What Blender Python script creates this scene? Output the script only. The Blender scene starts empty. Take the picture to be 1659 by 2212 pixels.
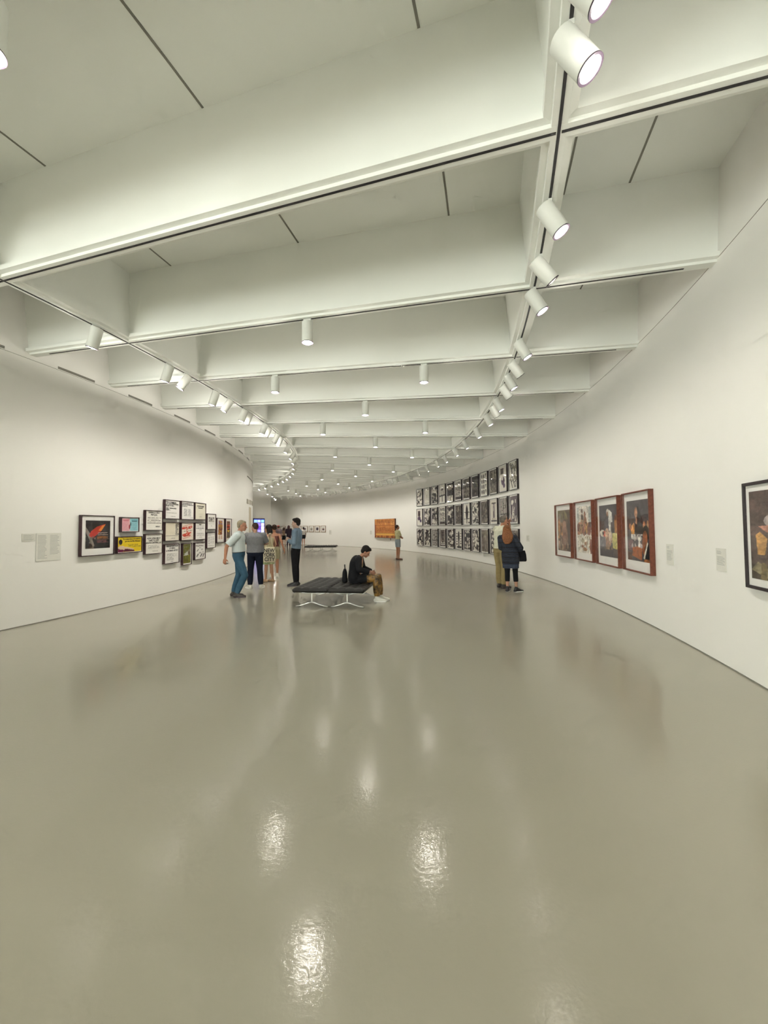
import bpy, bmesh, math, random
import numpy as np
from mathutils import Vector, Matrix
random.seed(7)
scn = bpy.context.scene
COL = scn.collection
PI = math.pi
# ---------------------------------------------------------------- the place: a ring-shaped gallery (metres)
F, PT, RL = 890.0539, 0.03753, -0.00816
S = 1.55                                    # eye height of the camera
CX, CY = -29.64955, 12.43291                # centre of the ring
RI, RO, R1, R2 = 24.4698, 34.29876, 26.39624, 32.38764   # left wall, right wall, two track rings
HC, HS = 4.4598, 5.45                       # underside of beams, slab
TH0, DTH = -0.29744, 0.06428                # first beam angle, beam pitch
W, H = 1659, 2212
KA, KB = -7, 24
TA, TB = -0.80, 1.33

def ray(px, py):
    x2 = (px-W/2)/F; u2 = -(py-H/2)/F
    cr, sr = math.cos(RL), math.sin(RL); x = x2*cr-u2*sr; u = x2*sr+u2*cr
    cp, sp = math.cos(PT), math.sin(PT)
    return (x, cp-u*sp, sp+u*cp)
def at_z(px, py, z):
    d = ray(px, py); t = (z-S)/d[2]; return Vector((d[0]*t, d[1]*t, z))
def at_depth(px, y):
    d = ray(px, 1140); return Vector((d[0]*y/d[1], y, 0))
def on_cyl(px, py, R, near):
    d = ray(px, py); a = d[0]**2+d[1]**2; b = -(d[0]*CX+d[1]*CY); c = CX*CX+CY*CY-R*R
    q = math.sqrt(max(b*b-a*c, 0)); t = (-b-q)/a if near else (-b+q)/a
    return math.atan2(d[1]*t-CY, d[0]*t-CX), S+d[2]*t
def pol(r, th, z=0.0): return Vector((CX+r*math.cos(th), CY+r*math.sin(th), z))
def kth(k): return TH0+DTH*k
def lin(c):
    return tuple((v/255/12.92 if v/255 <= .04045 else ((v/255+.055)/1.055)**2.4) for v in c)
ORD = 'zeroth first second third fourth fifth sixth seventh eighth ninth tenth eleventh twelfth thirteenth fourteenth fifteenth sixteenth seventeenth eighteenth nineteenth twentieth'.split()
ORD += ['twenty-'+o for o in ORD[1:10]] + ['thirtieth'] + ['thirty-'+o for o in ORD[1:10]] + ['fortieth'] + ['forty-'+o for o in ORD[1:10]]

# ---------------------------------------------------------------- materials
def new_mat(name):
    m = bpy.data.materials.new(name); m.use_nodes = True
    nt = m.node_tree; return m, nt, nt.nodes['Principled BSDF']
def mat(name, col, rough=.6, metal=0, col2=None, scale=20, bump=0, bscale=200, spec=.5, detail=3):
    m, nt, b = new_mat(name)
    b.inputs['Base Color'].default_value = (*col, 1); b.inputs['Roughness'].default_value = rough
    b.inputs['Metallic'].default_value = metal; b.inputs['Specular IOR Level'].default_value = spec
    tc = nt.nodes.new('ShaderNodeTexCoord')
    if col2 is not None:
        n = nt.nodes.new('ShaderNodeTexNoise'); n.inputs['Scale'].default_value = scale; n.inputs['Detail'].default_value = detail
        nt.links.new(tc.outputs['Object'], n.inputs['Vector'])
        r = nt.nodes.new('ShaderNodeValToRGB'); r.color_ramp.elements[0].position = .35; r.color_ramp.elements[1].position = .65
        r.color_ramp.elements[0].color = (*col, 1); r.color_ramp.elements[1].color = (*col2, 1)
        nt.links.new(n.outputs['Fac'], r.inputs['Fac']); nt.links.new(r.outputs['Color'], b.inputs['Base Color'])
    if bump:
        n2 = nt.nodes.new('ShaderNodeTexNoise'); n2.inputs['Scale'].default_value = bscale; n2.inputs['Detail'].default_value = 2
        nt.links.new(tc.outputs['Object'], n2.inputs['Vector'])
        bp = nt.nodes.new('ShaderNodeBump'); bp.inputs['Strength'].default_value = bump; bp.inputs['Distance'].default_value = .01
        nt.links.new(n2.outputs['Fac'], bp.inputs['Height']); nt.links.new(bp.outputs['Normal'], b.inputs['Normal'])
    return m
def emit(name, col, s):
    m, nt, b = new_mat(name)
    b.inputs['Base Color'].default_value = (*col, 1)
    b.inputs['Emission Color'].default_value = (*col, 1); b.inputs['Emission Strength'].default_value = s
    return m
def stripes(name, cols, axis_scale, rough=.85, warp=.0):
    m, nt, b = new_mat(name); b.inputs['Roughness'].default_value = rough
    tc = nt.nodes.new('ShaderNodeTexCoord'); sx = nt.nodes.new('ShaderNodeSeparateXYZ'); nt.links.new(tc.outputs['Object'], sx.inputs[0])
    no = nt.nodes.new('ShaderNodeTexNoise'); no.inputs['Scale'].default_value = 9; nt.links.new(tc.outputs['Object'], no.inputs['Vector'])
    ma = nt.nodes.new('ShaderNodeMath'); ma.operation = 'MULTIPLY_ADD'; ma.inputs[1].default_value = warp
    nt.links.new(no.outputs['Fac'], ma.inputs[0]); nt.links.new(sx.outputs['Z'], ma.inputs[2])
    m2 = nt.nodes.new('ShaderNodeMath'); m2.operation = 'MULTIPLY'; m2.inputs[1].default_value = axis_scale; nt.links.new(ma.outputs[0], m2.inputs[0])
    m3 = nt.nodes.new('ShaderNodeMath'); m3.operation = 'FRACT'; nt.links.new(m2.outputs[0], m3.inputs[0])
    r = nt.nodes.new('ShaderNodeValToRGB'); r.color_ramp.interpolation = 'CONSTANT'
    while len(r.color_ramp.elements) < len(cols): r.color_ramp.elements.new(.5)
    for e, (p, c) in zip(r.color_ramp.elements, cols): e.position = p; e.color = (*c, 1)
    nt.links.new(m3.outputs[0], r.inputs['Fac']); nt.links.new(r.outputs['Color'], b.inputs['Base Color'])
    return m
def checks(name, c1, c2, scale):
    m, nt, b = new_mat(name); b.inputs['Roughness'].default_value = .9
    tc = nt.nodes.new('ShaderNodeTexCoord'); ck = nt.nodes.new('ShaderNodeTexBrick')
    ck.offset = 0; ck.inputs['Scale'].default_value = scale; ck.inputs['Mortar Size'].default_value = .12
    ck.inputs['Brick Width'].default_value = .5; ck.inputs['Row Height'].default_value = .5
    ck.inputs['Color1'].default_value = (*c1, 1); ck.inputs['Color2'].default_value = (*c1, 1); ck.inputs['Mortar'].default_value = (*c2, 1)
    mp = nt.nodes.new('ShaderNodeMapping'); mp.inputs['Rotation'].default_value = (PI/2, 0, 0)
    nt.links.new(tc.outputs['Object'], mp.inputs['Vector']); nt.links.new(mp.outputs['Vector'], ck.inputs['Vector'])
    nt.links.new(ck.outputs['Color'], b.inputs['Base Color']); return m

M = {}
M['wall'] = mat('gallery wall paint', (.85, .838, .80), .75, col2=(.865, .852, .812), scale=.6, bump=.03, bscale=120, spec=.25)
M['ceil'] = mat('ceiling paint', (.915, .93, .885), .7, col2=(.925, .94, .895), scale=.8, bump=.03, bscale=60, spec=.25)
M['dark'] = mat('dark reveal', (.02, .018, .02), .6)
M['seam'] = mat('grey reveal', (.22, .21, .18), .8)
M['white'] = mat('white lamp paint', (.82, .83, .78), .45, bump=.02)
M['bezel'] = mat('dark lamp bezel', (.05, .035, .05), .4)
M['lens'] = emit('lamp lens', (1, .95, .88), 30)
M['lensd'] = emit('downlight lens', (1, .95, .88), 45)
M['lensoff'] = emit('dim lamp lens', (1, .9, .8), 1.1)
M['black'] = mat('black frame lacquer', (.018, .013, .016), .4, col2=(.03, .02, .024), scale=60)
M['aubergine'] = mat('dark stained frame wood', (.035, .014, .018), .45, col2=(.05, .02, .024), scale=40)
M['brown'] = mat('brown frame wood', (.13, .035, .02), .45, col2=(.19, .055, .03), scale=25)
M['brass'] = mat('pale wood frame', (.36, .22, .12), .45, col2=(.28, .16, .08), scale=30)
M['matb'] = mat('mount board', (.92, .905, .87), .9, col2=(.90, .885, .85), scale=15)
M['alu'] = mat('polished aluminium', (.9, .9, .86), .22, metal=.55, bump=.02)
M['leather'] = mat('black leather', (.011, .0098, .009), .5, spec=.35, col2=(.016, .014, .0125), scale=30, bump=.15, bscale=180)
M['label'] = mat('label card', (.74, .73, .67), .85, col2=(.72, .71, .65), scale=30)
M['text'] = mat('grey label ink', (.42, .42, .40), .9, col2=(.4, .4, .38), scale=30)
M['ink'] = mat('black ink', (.02, .018, .022), .7, col2=(.03, .026, .03), scale=40)
M['redink'] = mat('red ink', (.75, .06, .04), .7, col2=(.7, .05, .04), scale=40)

def art_mat():
    m, nt, b = new_mat('printed picture'); b.inputs['Roughness'].default_value = .7
    a = nt.nodes.new('ShaderNodeAttribute'); a.attribute_name = 'Col'
    n = nt.nodes.new('ShaderNodeTexNoise'); n.inputs['Scale'].default_value = 90
    tc = nt.nodes.new('ShaderNodeTexCoord'); nt.links.new(tc.outputs['Object'], n.inputs['Vector'])
    mx = nt.nodes.new('ShaderNodeMix'); mx.data_type = 'RGBA'; mx.blend_type = 'MULTIPLY'; mx.inputs['Factor'].default_value = .05
    nt.links.new(a.outputs['Color'], mx.inputs['A']); nt.links.new(n.outputs['Color'], mx.inputs['B'])
    nt.links.new(mx.outputs['Result'], b.inputs['Base Color']); return m
M['art'] = art_mat()
def glass_mat():
    m = bpy.data.materials.new('picture glass'); m.use_nodes = True; nt = m.node_tree; nt.nodes.clear()
    o = nt.nodes.new('ShaderNodeOutputMaterial'); mx = nt.nodes.new('ShaderNodeMixShader')
    t = nt.nodes.new('ShaderNodeBsdfTransparent'); g = nt.nodes.new('ShaderNodeBsdfGlossy'); g.inputs['Roughness'].default_value = .04
    lw = nt.nodes.new('ShaderNodeLayerWeight'); lw.inputs['Blend'].default_value = .5
    pw = nt.nodes.new('ShaderNodeMath'); pw.operation = 'POWER'; pw.inputs[1].default_value = 5
    ma = nt.nodes.new('ShaderNodeMath'); ma.operation = 'MULTIPLY_ADD'; ma.inputs[1].default_value = .6; ma.inputs[2].default_value = .03
    nt.links.new(lw.outputs['Facing'], pw.inputs[0]); nt.links.new(pw.outputs[0], ma.inputs[0])
    nt.links.new(ma.outputs[0], mx.inputs[0]); nt.links.new(t.outputs[0], mx.inputs[1]); nt.links.new(g.outputs[0], mx.inputs[2])
    nt.links.new(mx.outputs[0], o.inputs[0]); return m
M['glass'] = glass_mat()
def floor_mat():
    m, nt, b = new_mat('polished grey floor')
    tc = nt.nodes.new('ShaderNodeTexCoord')
    n = nt.nodes.new('ShaderNodeTexNoise'); n.inputs['Scale'].default_value = .5; n.inputs['Detail'].default_value = 4
    nt.links.new(tc.outputs['Object'], n.inputs['Vector'])
    r = nt.nodes.new('ShaderNodeValToRGB'); r.color_ramp.elements[0].position = .3; r.color_ramp.elements[1].position = .7
    r.color_ramp.elements[0].color = (.345, .322, .256, 1); r.color_ramp.elements[1].color = (.362, .338, .270, 1)
    nt.links.new(n.outputs['Fac'], r.inputs['Fac']); nt.links.new(r.outputs['Color'], b.inputs['Base Color'])
    b.inputs['Roughness'].default_value = .15; b.inputs['IOR'].default_value = 1.62
    n2 = nt.nodes.new('ShaderNodeTexNoise'); n2.inputs['Scale'].default_value = 45; n2.inputs['Detail'].default_value = 3
    nt.links.new(tc.outputs['Object'], n2.inputs['Vector'])
    bp = nt.nodes.new('ShaderNodeBump'); bp.inputs['Strength'].default_value = .06; bp.inputs['Distance'].default_value = .01
    nt.links.new(n2.outputs['Fac'], bp.inputs['Height']); nt.links.new(bp.outputs['Normal'], b.inputs['Normal'])
    return m
M['floor'] = floor_mat()

# ---------------------------------------------------------------- object helpers
def link(name, me, m, parent=None, smooth=False):
    o = bpy.data.objects.new(name, me); COL.objects.link(o)
    if m is not None and not me.materials: me.materials.append(m)
    if smooth:
        for p in me.polygons: p.use_smooth = True
    if parent is not None: o.parent = parent
    return o
def from_bm(name, bm, m, parent=None, smooth=False):
    bmesh.ops.recalc_face_normals(bm, faces=bm.faces)
    me = bpy.data.meshes.new(name); bm.to_mesh(me); bm.free()
    return link(name, me, m, parent, smooth)
def tag(o, label, cat, group=None):
    o['label'] = label; o['category'] = cat
    if group: o['group'] = group
    return o
def thing(name, label, cat, loc=(0, 0, 0), rot=None, group=None):
    o = bpy.data.objects.new(name, None); o.empty_display_size = .1; COL.objects.link(o); o.location = loc
    if rot is not None:
        o.rotation_euler = rot.to_euler() if isinstance(rot, Matrix) else rot
    return tag(o, label, cat, group)
def struct(o): o['kind'] = 'structure'; return o
def box(bm, x0, x1, y0, y1, z0, z1):
    v = [bm.verts.new(c) for c in ((x0,y0,z0),(x1,y0,z0),(x1,y1,z0),(x0,y1,z0),(x0,y0,z1),(x1,y0,z1),(x1,y1,z1),(x0,y1,z1))]
    for f in ((0,3,2,1),(4,5,6,7),(0,1,5,4),(1,2,6,5),(2,3,7,6),(3,0,4,7)): bm.faces.new([v[i] for i in f])
def ring_solid(prof, ta, tb, n):
    """revolve a closed (r, z) profile about the ring centre from ta to tb, capped"""
    bm = bmesh.new(); rows = []
    for i in range(n+1):
        th = ta+(tb-ta)*i/n
        rows.append([bm.verts.new(pol(r, th, z)) for r, z in prof])
    m = len(prof)
    for i in range(n):
        for j in range(m):
            bm.faces.new((rows[i][j], rows[i][(j+1) % m], rows[i+1][(j+1) % m], rows[i+1][j]))
    bm.faces.new(rows[0]); bm.faces.new(rows[-1][::-1])
    return bm
def wall_frame(R, th, right_side):
    """matrix: local x to the viewer's right along the wall, local y into the wall, z up"""
    er = Vector((math.cos(th), math.sin(th), 0)); et = Vector((-math.sin(th), math.cos(th), 0))
    X, Y = (-et, er) if right_side else (et, -er)
    return pol(R, th), Matrix((X, Y, Vector((0, 0, 1)))).transposed()

# ---------------------------------------------------------------- setting
struct(from_bm('floor', ring_solid([(RI-.4, 0), (RO+.4, 0), (RO+.4, -.2), (RI-.4, -.2)], TA, TB, 90), M['floor']))
ceiling = struct(from_bm('ceiling', ring_solid([(RI-.4, HS), (RO+.4, HS), (RO+.4, HS+.25), (RI-.4, HS+.25)], TA, TB, 150), M['ceil']))
wl = struct(from_bm('wall_left', ring_solid([(RI, .012), (RI, HS), (RI-.4, HS), (RI-.4, .012)], TA, TB, 200), M['wall'], smooth=False))
wr = struct(from_bm('wall_right', ring_solid([(RO, .012), (RO, HS), (RO+.4, HS), (RO+.4, .012)], TA, TB, 200), M['wall']))
for o in (wl, wr):
    for p in o.data.polygons: p.use_smooth = True
    o.data.set_sharp_from_angle(angle=.5)
struct(from_bm('shadow_gap_left', ring_solid([(RI-.012, .0), (RI+.003, 0), (RI+.003, .014), (RI-.012, .014)], TA, TB, 200), M['seam']))  # grey strip paints the shadow gap under the wall
struct(from_bm('shadow_gap_right', ring_solid([(RO+.012, 0), (RO-.003, 0), (RO-.003, .014), (RO+.012, .014)], TA, TB, 200), M['seam']))  # shadow gap at the right wall's foot, also painted as a strip
from_bm('panel_seam', ring_solid([(RO+.01, HC+.03), (RO-.002, HC+.03), (RO-.002, HC+.037), (RO+.01, HC+.037)], TA, TB, 200), M['seam'], wr)
def radial_wall(name, th, r0, r1, t):
    bm = bmesh.new(); e = Vector((-math.sin(th), math.cos(th), 0))*t/2
    v = [bm.verts.new(pol(r, th, z)+s*e) for s in (-1, 1) for r, z in ((r0, .0), (r1, .0), (r1, HS), (r0, HS))]
    for f in ((0,1,2,3),(4,7,6,5),(0,4,5,1),(1,5,6,2),(2,6,7,3),(3,7,4,0)): bm.faces.new([v[i] for i in f])
    return struct(from_bm(name, bm, M['wall']))
# behind the camera the ring ends in a tall daylight window
TW = -.80
def window_back():
    th = TW; er = Vector((math.cos(th), math.sin(th), 0)); et = Vector((-math.sin(th), math.cos(th), 0))
    mt = Matrix((er, et, Vector((0, 0, 1)))).transposed(); wd = RO-RI
    o = bpy.data.objects.new('window_1', None); COL.objects.link(o); o.location = pol((RI+RO)/2, th); o.rotation_euler = mt.to_euler(); struct(o)
    ww = 6.2; bm = bmesh.new(); box(bm, -wd/2-.3, wd/2+.3, -.12, .12, 4.25, HS); box(bm, -wd/2+ww, wd/2+.3, -.12, .12, 0, 4.25)
    from_bm('wall_back', bm, M['wall'], o)
    bm = bmesh.new()
    for i in range(6): x = -wd/2+.05+(ww-.1)*i/5; box(bm, x-.04, x+.04, -.06, .06, .1, 4.25)
    for z in (.05, 2.9, 4.2): box(bm, -wd/2, -wd/2+ww, -.05, .05, z-.04, z+.04)
    from_bm('window_frame', bm, M['white'], o)
    l = bpy.data.lights.new('window portal', 'AREA'); l.shape = 'RECTANGLE'; l.size = ww; l.size_y = 4.2; l.cycles.is_portal = True
    p = bpy.data.objects.new('window portal', l); COL.objects.link(p); p.location = pol(RI+ww/2, th, 2.12)-et*.14; p.rotation_euler = (mt @ Matrix.Rotation(PI/2, 3, 'X')).to_euler()
window_back()
radial_wall('wall_far', TB-.004, RI-.3, RO+.3, .2)
TP, RP = .848, 30.12
wp = radial_wall('wall_partition', TP, RI-.2, RP, .35)

# coffered ceiling: radial beams and two ring beams, each with a flanged foot and a dark lighting track
HP = [(.0, 0), (.055, 0), (.060, .028), (.115, .034), (.120, .085), (.075, .10), (.165, 1.0)]     # half profile (offset, height)
PROF = [(-x, z) for x, z in HP[:0:-1]]+HP
def beam(k, n):
    th = kth(k); bm = bmesh.new(); et = Vector((-math.sin(th), math.cos(th), 0))
    rows = [[bm.verts.new(pol(r, th, HC+z)+et*x) for x, z in PROF] for r in (RI-.05, RO+.05)]
    m = len(PROF)
    for j in range(m): bm.faces.new((rows[0][j], rows[0][(j+1) % m], rows[1][(j+1) % m], rows[1][j]))
    bm.faces.new(rows[0]); bm.faces.new(rows[1][::-1])
    o = struct(from_bm('trim_%d' % n, bm, M['ceil']))
    bm = bmesh.new()
    for r0, r1 in ((RI+.35, R1-.02), (R1+.02, R2-.02), (R2+.02, RO-.3)):
        v = [bm.verts.new(pol(r, th, z)+et*x) for r in (r0, r1) for x, z in ((-.011, HC-.003), (.011, HC-.003), (.011, HC+.01), (-.011, HC+.01))]
        for f in ((0,1,2,3),(7,6,5,4),(0,4,5,1),(1,5,6,2),(2,6,7,3),(3,7,4,0)): bm.faces.new([v[i] for i in f])
    from_bm('lighting_track', bm, M['dark'], o)
n = 1
for k in range(KA, KB+1): beam(k, n); n += 1
for R in (R1, R2):
    o = struct(from_bm('trim_%d' % n, ring_solid([(R+x, HC+z+.0015) for x, z in PROF], TA, TB, 300), M['ceil'])); n += 1
    from_bm('lighting_track', ring_solid([(R-.011, HC-.003), (R+.011, HC-.003), (R+.011, HC+.01), (R-.011, HC+.01)], TA, TB, 300), M['dark'], o)
# narrow slots in the slab, running from beam to beam
for k in range(-3, 4):
    for r in (27.3, 29.34, 31.38, 32.72, 33.42):
        a = .168/r
        from_bm('ceiling_slot', ring_solid([(r-.011, HS-.004), (r+.011, HS-.004), (r+.011, HS+.01), (r-.011, HS+.01)], kth(k)+a, kth(k+1)-a, 4), M['seam'], ceiling)
# air slots at the head of the left wall
for k in range(-2, 9):
    a = .42/RI
    from_bm('air_slot', ring_solid([(RI-.01, HC-.055), (RI+.004, HC-.055), (RI+.004, HC-.012), (RI-.01, HC-.012)], kth(k)+a, kth(k+1)-a, 6), M['seam'], wl)
from_bm('panel_seam', ring_solid([(RI-.01, HC-.075), (RI+.002, HC-.075), (RI+.002, HC-.07), (RI-.01, HC-.07)], TA, TB, 200), M['seam'], wl)
# service openings near where the left wall curves out of sight
t0, z0 = on_cyl(534, 1030, RI, True)
from_bm('panel_seam', ring_solid([(RI-.01, z0), (RI+.006, z0), (RI+.006, z0+.05), (RI-.01, z0+.05)], t0, t0+.3, 20), M['seam'], wl)  # grey strip paints the shadow line along the panel top
M['vent'] = mat('vent grille', (.38, .35, .28), .7, col2=(.36, .33, .27), scale=40)
for i, (a, b) in enumerate(((533, 536.6), (538.6, 541.6), (543, 545.4))):
    (ta, z1), (tb, z2) = on_cyl(a, 1077.5+2*i, RI, True), on_cyl(b, 1089+2*i, RI, True)
    o = from_bm('wall_vent', ring_solid([(RI-.01, z2), (RI+.012, z2), (RI+.012, z1), (RI-.01, z1)], ta, tb, 6), M['vent'])
    tag(o, ('leftmost', 'middle', 'rightmost')[i]+' of three small grey vents high on the left wall', 'vent', 'square vents high on the left wall')
ta, z1 = on_cyl(538, 1095, RI, True); tb, _ = on_cyl(542, 1095, RI, True)
struct(from_bm('door_1', ring_solid([(RI-.01, .02), (RI+.01, .02), (RI+.01, z1), (RI-.01, z1)], ta, tb, 8), mat('door paint', (.62, .55, .42), .7, col2=(.60, .53, .41), scale=5)))

# ---------------------------------------------------------------- lamps
def cyl(bm, r0, r1, z0, z1, n=28, cap0=True, cap1=True):
    a = [bm.verts.new((r0*math.cos(2*PI*i/n), r0*math.sin(2*PI*i/n), z0)) for i in range(n)]
    b = [bm.verts.new((r1*math.cos(2*PI*i/n), r1*math.sin(2*PI*i/n), z1)) for i in range(n)]
    for i in range(n): bm.faces.new((a[i], a[(i+1) % n], b[(i+1) % n], b[i]))
    if cap0: bm.faces.new(a[::-1])
    if cap1: bm.faces.new(b)
def lathe(pr, n=28):
    bm = bmesh.new(); rows = []
    for r, z in pr:
        rows.append([bm.verts.new((r*math.cos(2*PI*i/n), r*math.sin(2*PI*i/n), z)) for i in range(n)] if r > 1e-6 else [bm.verts.new((0, 0, z))])
    for p, q in zip(rows, rows[1:]):
        for i in range(n):
            j = (i+1) % n
            if len(p) == 1: bm.faces.new((p[0], q[j], q[i]))
            elif len(q) == 1: bm.faces.new((p[i], p[j], q[0]))
            else: bm.faces.new((p[i], p[j], q[j], q[i]))
    return bm
def mesh_of(name, bm, m):
    bmesh.ops.recalc_face_normals(bm, faces=bm.faces); me = bpy.data.meshes.new(name); bm.to_mesh(me); bm.free(); me.materials.append(m)
    for p in me.polygons: p.use_smooth = True
    me.set_sharp_from_angle(angle=.6); return me
LR = .078
ME_H = mesh_of('lamp housing', lathe([(0, .15), (LR-.008, .15), (LR, .142), (LR, -.145), (LR-.006, -.145), (LR-.008, -.118), (0, -.118)]), M['white'])
ME_B = mesh_of('lamp bezel', lathe([(LR+.001, -.138), (LR+.0015, -.147), (LR-.013, -.147), (LR-.013, -.120), (LR-.006, -.120), (LR-.004, -.138)]), M['bezel'])
ME_L = mesh_of('lamp lens', lathe([(0, -.152), (.025, -.150), (.045, -.1435), (.058, -.134), (LR-.012, -.1225), (LR-.012, -.119), (0, -.119)], 16), M['lens'])
ME_LD = mesh_of('downlight lens', lathe([(0, -.152), (.025, -.150), (.045, -.1435), (.058, -.134), (LR-.012, -.1225), (LR-.012, -.119), (0, -.119)], 16), M['lensd'])
ME_LO = mesh_of('dim lamp lens', lathe([(0, -.152), (.025, -.150), (.045, -.1435), (.058, -.134), (LR-.012, -.1225), (LR-.012, -.119), (0, -.119)], 16), M['lensoff'])
def stem_bm():
    bm = bmesh.new(); box(bm, -.055, .055, -.017, .017, -.028, .0); cyl(bm, .012, .012, -.09, -.02, 12); return bm
ME_S = mesh_of('track adapter', stem_bm(), M['white'])
SPOT_E, DOWN_E, UPFILL_E, UPFILL_L, UPFILL_D = 45, 42, 4, 10, 14
LCOL = (1, .955, .865)
L_SPOT = bpy.data.lights.new('track lamp', 'SPOT'); L_SPOT.energy = SPOT_E; L_SPOT.spot_size = math.radians(116); L_SPOT.spot_blend = 1; L_SPOT.shadow_soft_size = .06; L_SPOT.color = LCOL
L_DOWN = bpy.data.lights.new('down lamp', 'SPOT'); L_DOWN.energy = DOWN_E; L_DOWN.spot_size = math.radians(140); L_DOWN.spot_blend = 1; L_DOWN.shadow_soft_size = .06; L_DOWN.color = LCOL
# added uplights at the lamp heads, not part of them, to brighten the coffers
def up_light(n, e):
    l = bpy.data.lights.new(n, 'SPOT'); l.energy = e; l.spot_size = PI; l.spot_blend = .25; l.shadow_soft_size = .06; l.color = LCOL; return l
L_UPFILL, L_UPFILL_LEFT, L_UPFILL_DOWN = up_light('right track spill', UPFILL_E), up_light('left track spill', UPFILL_L), up_light('downlight spill', UPFILL_D)
def lamp(label, name, loc, axis, track_dir, lit=True, group=None, drop=.12, back=.05):
    """housing axis 'axis' points where the light goes; it hangs from a track adapter on the beam"""
    t = thing(name, label, 'spotlight' if name == 'spotlight' else 'downlight', loc, group=group)
    a = link('track_adapter', ME_S, None, t); a.rotation_euler = (0, 0, math.atan2(track_dir.y, track_dir.x))
    q = (-axis).to_track_quat('Z', 'Y')
    c = Vector((0, 0, -drop))+axis*back
    for nm, me in (('housing', ME_H), ('bezel', ME_B), ('lens', (ME_LO if not lit else ME_L if name == 'spotlight' else ME_LD))):
        o = link(nm, me, None, t); o.rotation_mode = 'QUATERNION'; o.rotation_quaternion = q; o.location = c
    if lit:
        o = bpy.data.objects.new('lamp', L_SPOT if name == 'spotlight' else L_DOWN); COL.objects.link(o); o.parent = t
        o.rotation_mode = 'QUATERNION'; o.rotation_quaternion = q; o.location = c+axis*.165
        o = bpy.data.objects.new('added_uplight', (L_UPFILL if group.endswith('right track') else L_UPFILL_LEFT) if name == 'spotlight' else L_UPFILL_DOWN); COL.objects.link(o); o.parent = t; o.location = c+axis*.20; o.rotation_euler = (PI, 0, 0)
    return t
def track_lamps(R, out, ks, side):
    n = 0
    for item in ks:
        k, lit, tilt, sw = item
        th = kth(k); er = Vector((math.cos(th), math.sin(th), 0)); et = Vector((-math.sin(th), math.cos(th), 0))
        ax = ((er*out*math.cos(sw)+et*math.sin(sw))*math.sin(tilt)+Vector((0, 0, -math.cos(tilt)))).normalized()
        if k > -.8:
            n += 1; lab = '%s white spotlight along the %s curved track, counting away from the camera' % (ORD[n], side)
        else: lab = 'white cylinder spotlight on the %s curved track, before the first one in view' % side
        lamp(lab, 'spotlight', pol(R, th, HC-.003), ax, et, lit, 'spotlights on the %s track' % side)
rk = [(-.48, 2, .80, .12), (-.32, 1, .70, -.05), (.33, 1, .66, 0), (.70, 0, .95, .35), (1.0, 1, .66, 0), (1.67, 1, .66, 0), (2.06, 0, .9, .4), (2.37, 1, .66, 0),
      (2.65, 0, .9, .4), (3.07, 1, .64, 0), (3.33, 0, .8, .5), (3.71, 1, .62, 0), (4.41, 1, .6, 0), (5.22, 1, .6, 0), (5.89, 1, .6, 0), (6.61, 1, .6, 0), (7.21, 1, .6, 0),
      (7.91, 1, .6, 0), (8.57, 1, .6, 0), (9.32, 1, .6, 0), (10.1, 1, .55, 0), (10.9, 0, .6, 0), (11.7, 1, .55, 0), (12.6, 0, .6, 0), (13.4, 1, .55, 0), (14.3, 0, .6, 0),
      (15.1, 1, .55, 0), (16, 0, .6, 0), (16.8, 1, .55, 0), (17.7, 0, .6, 0), (18.6, 1, .55, 0), (10.5, 1, .55, 0), (11.3, 1, .55, 0), (12.1, 1, .55, 0), (13, 1, .55, 0), (13.9, 1, .55, 0), (14.7, 1, .55, 0), (15.6, 1, .55, 0), (16.4, 1, .55, 0), (17.2, 1, .55, 0), (18.1, 1, .55, 0), (20.3, 1, .55, 0), (21.5, 1, .55, 0), (22.8, 1, .55, 0), (19.0, 1, .9, -1.9), (19.5, 1, .9, -1.9)]
rk.sort(); rk = [(k, l != 0 or k > 9, t*.76, s) for k, l, t, s in rk]
track_lamps(R2, 1, [(k, True, .62, 0) for k in (-6.7, -5.4, -4.2, -3.2, -2.3, -1.4)]+rk, 'right')
lk = [(.67, .45, 0), (1.5, .45, 0), (1.78, .75, -.5), (2.34, .45, 0), (2.67, .75, -.4), (3.13, .5, 0), (3.30, .7, .4), (3.94, .5, 0), (4.15, .7, .3), (4.64, .6, .3),
      (4.90, .5, 0), (5.65, .55, 0), (6.51, .75, 0), (7.19, .75, -.1), (8.15, .8, -.1), (9.01, .6, 0), (9.79, .8, 0), (10.55, .8, -.1), (11.28, .8, -.1), (12.07, .8, -.1),
      (12.99, .8, -.1), (13.83, .8, -.1), (14.54, .8, -.1), (15.6, .7, 0), (16.7, .7, 0)]
track_lamps(R1, -1, [(k, True, .6, 0) for k in (-6.4, -5, -3.8, -2.6, -1.5)]+[(k, True, t*.76, s) for k, t, s in lk], 'left')
n = 0
for k in range(-7, 23):
    for r in ((29.4,) if k % 2 else (28.0, 30.82)):
        if k == 0: continue
        th = kth(-.945 if k == -1 else k); er = Vector((math.cos(th), math.sin(th), 0))
        if k >= 1:
            n += 1
            if k % 2: lab = '%s single downlight on the middle of a beam, counting away from the camera' % ORD[(k+1)//2]
            else: lab = '%s downlight of the %s pair under one beam, counting away from the camera' % ('left' if r < 29 else 'right', ORD[k//2])
        else: lab = 'white downlight at the top left corner of the picture' if k == -1 else 'white downlight on a beam behind the camera'
        lamp(lab, 'downlight', pol(r, th, HC-.003), Vector((0, 0, -1)), er, True, 'downlights under the beams', drop=.045, back=.142)

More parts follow.
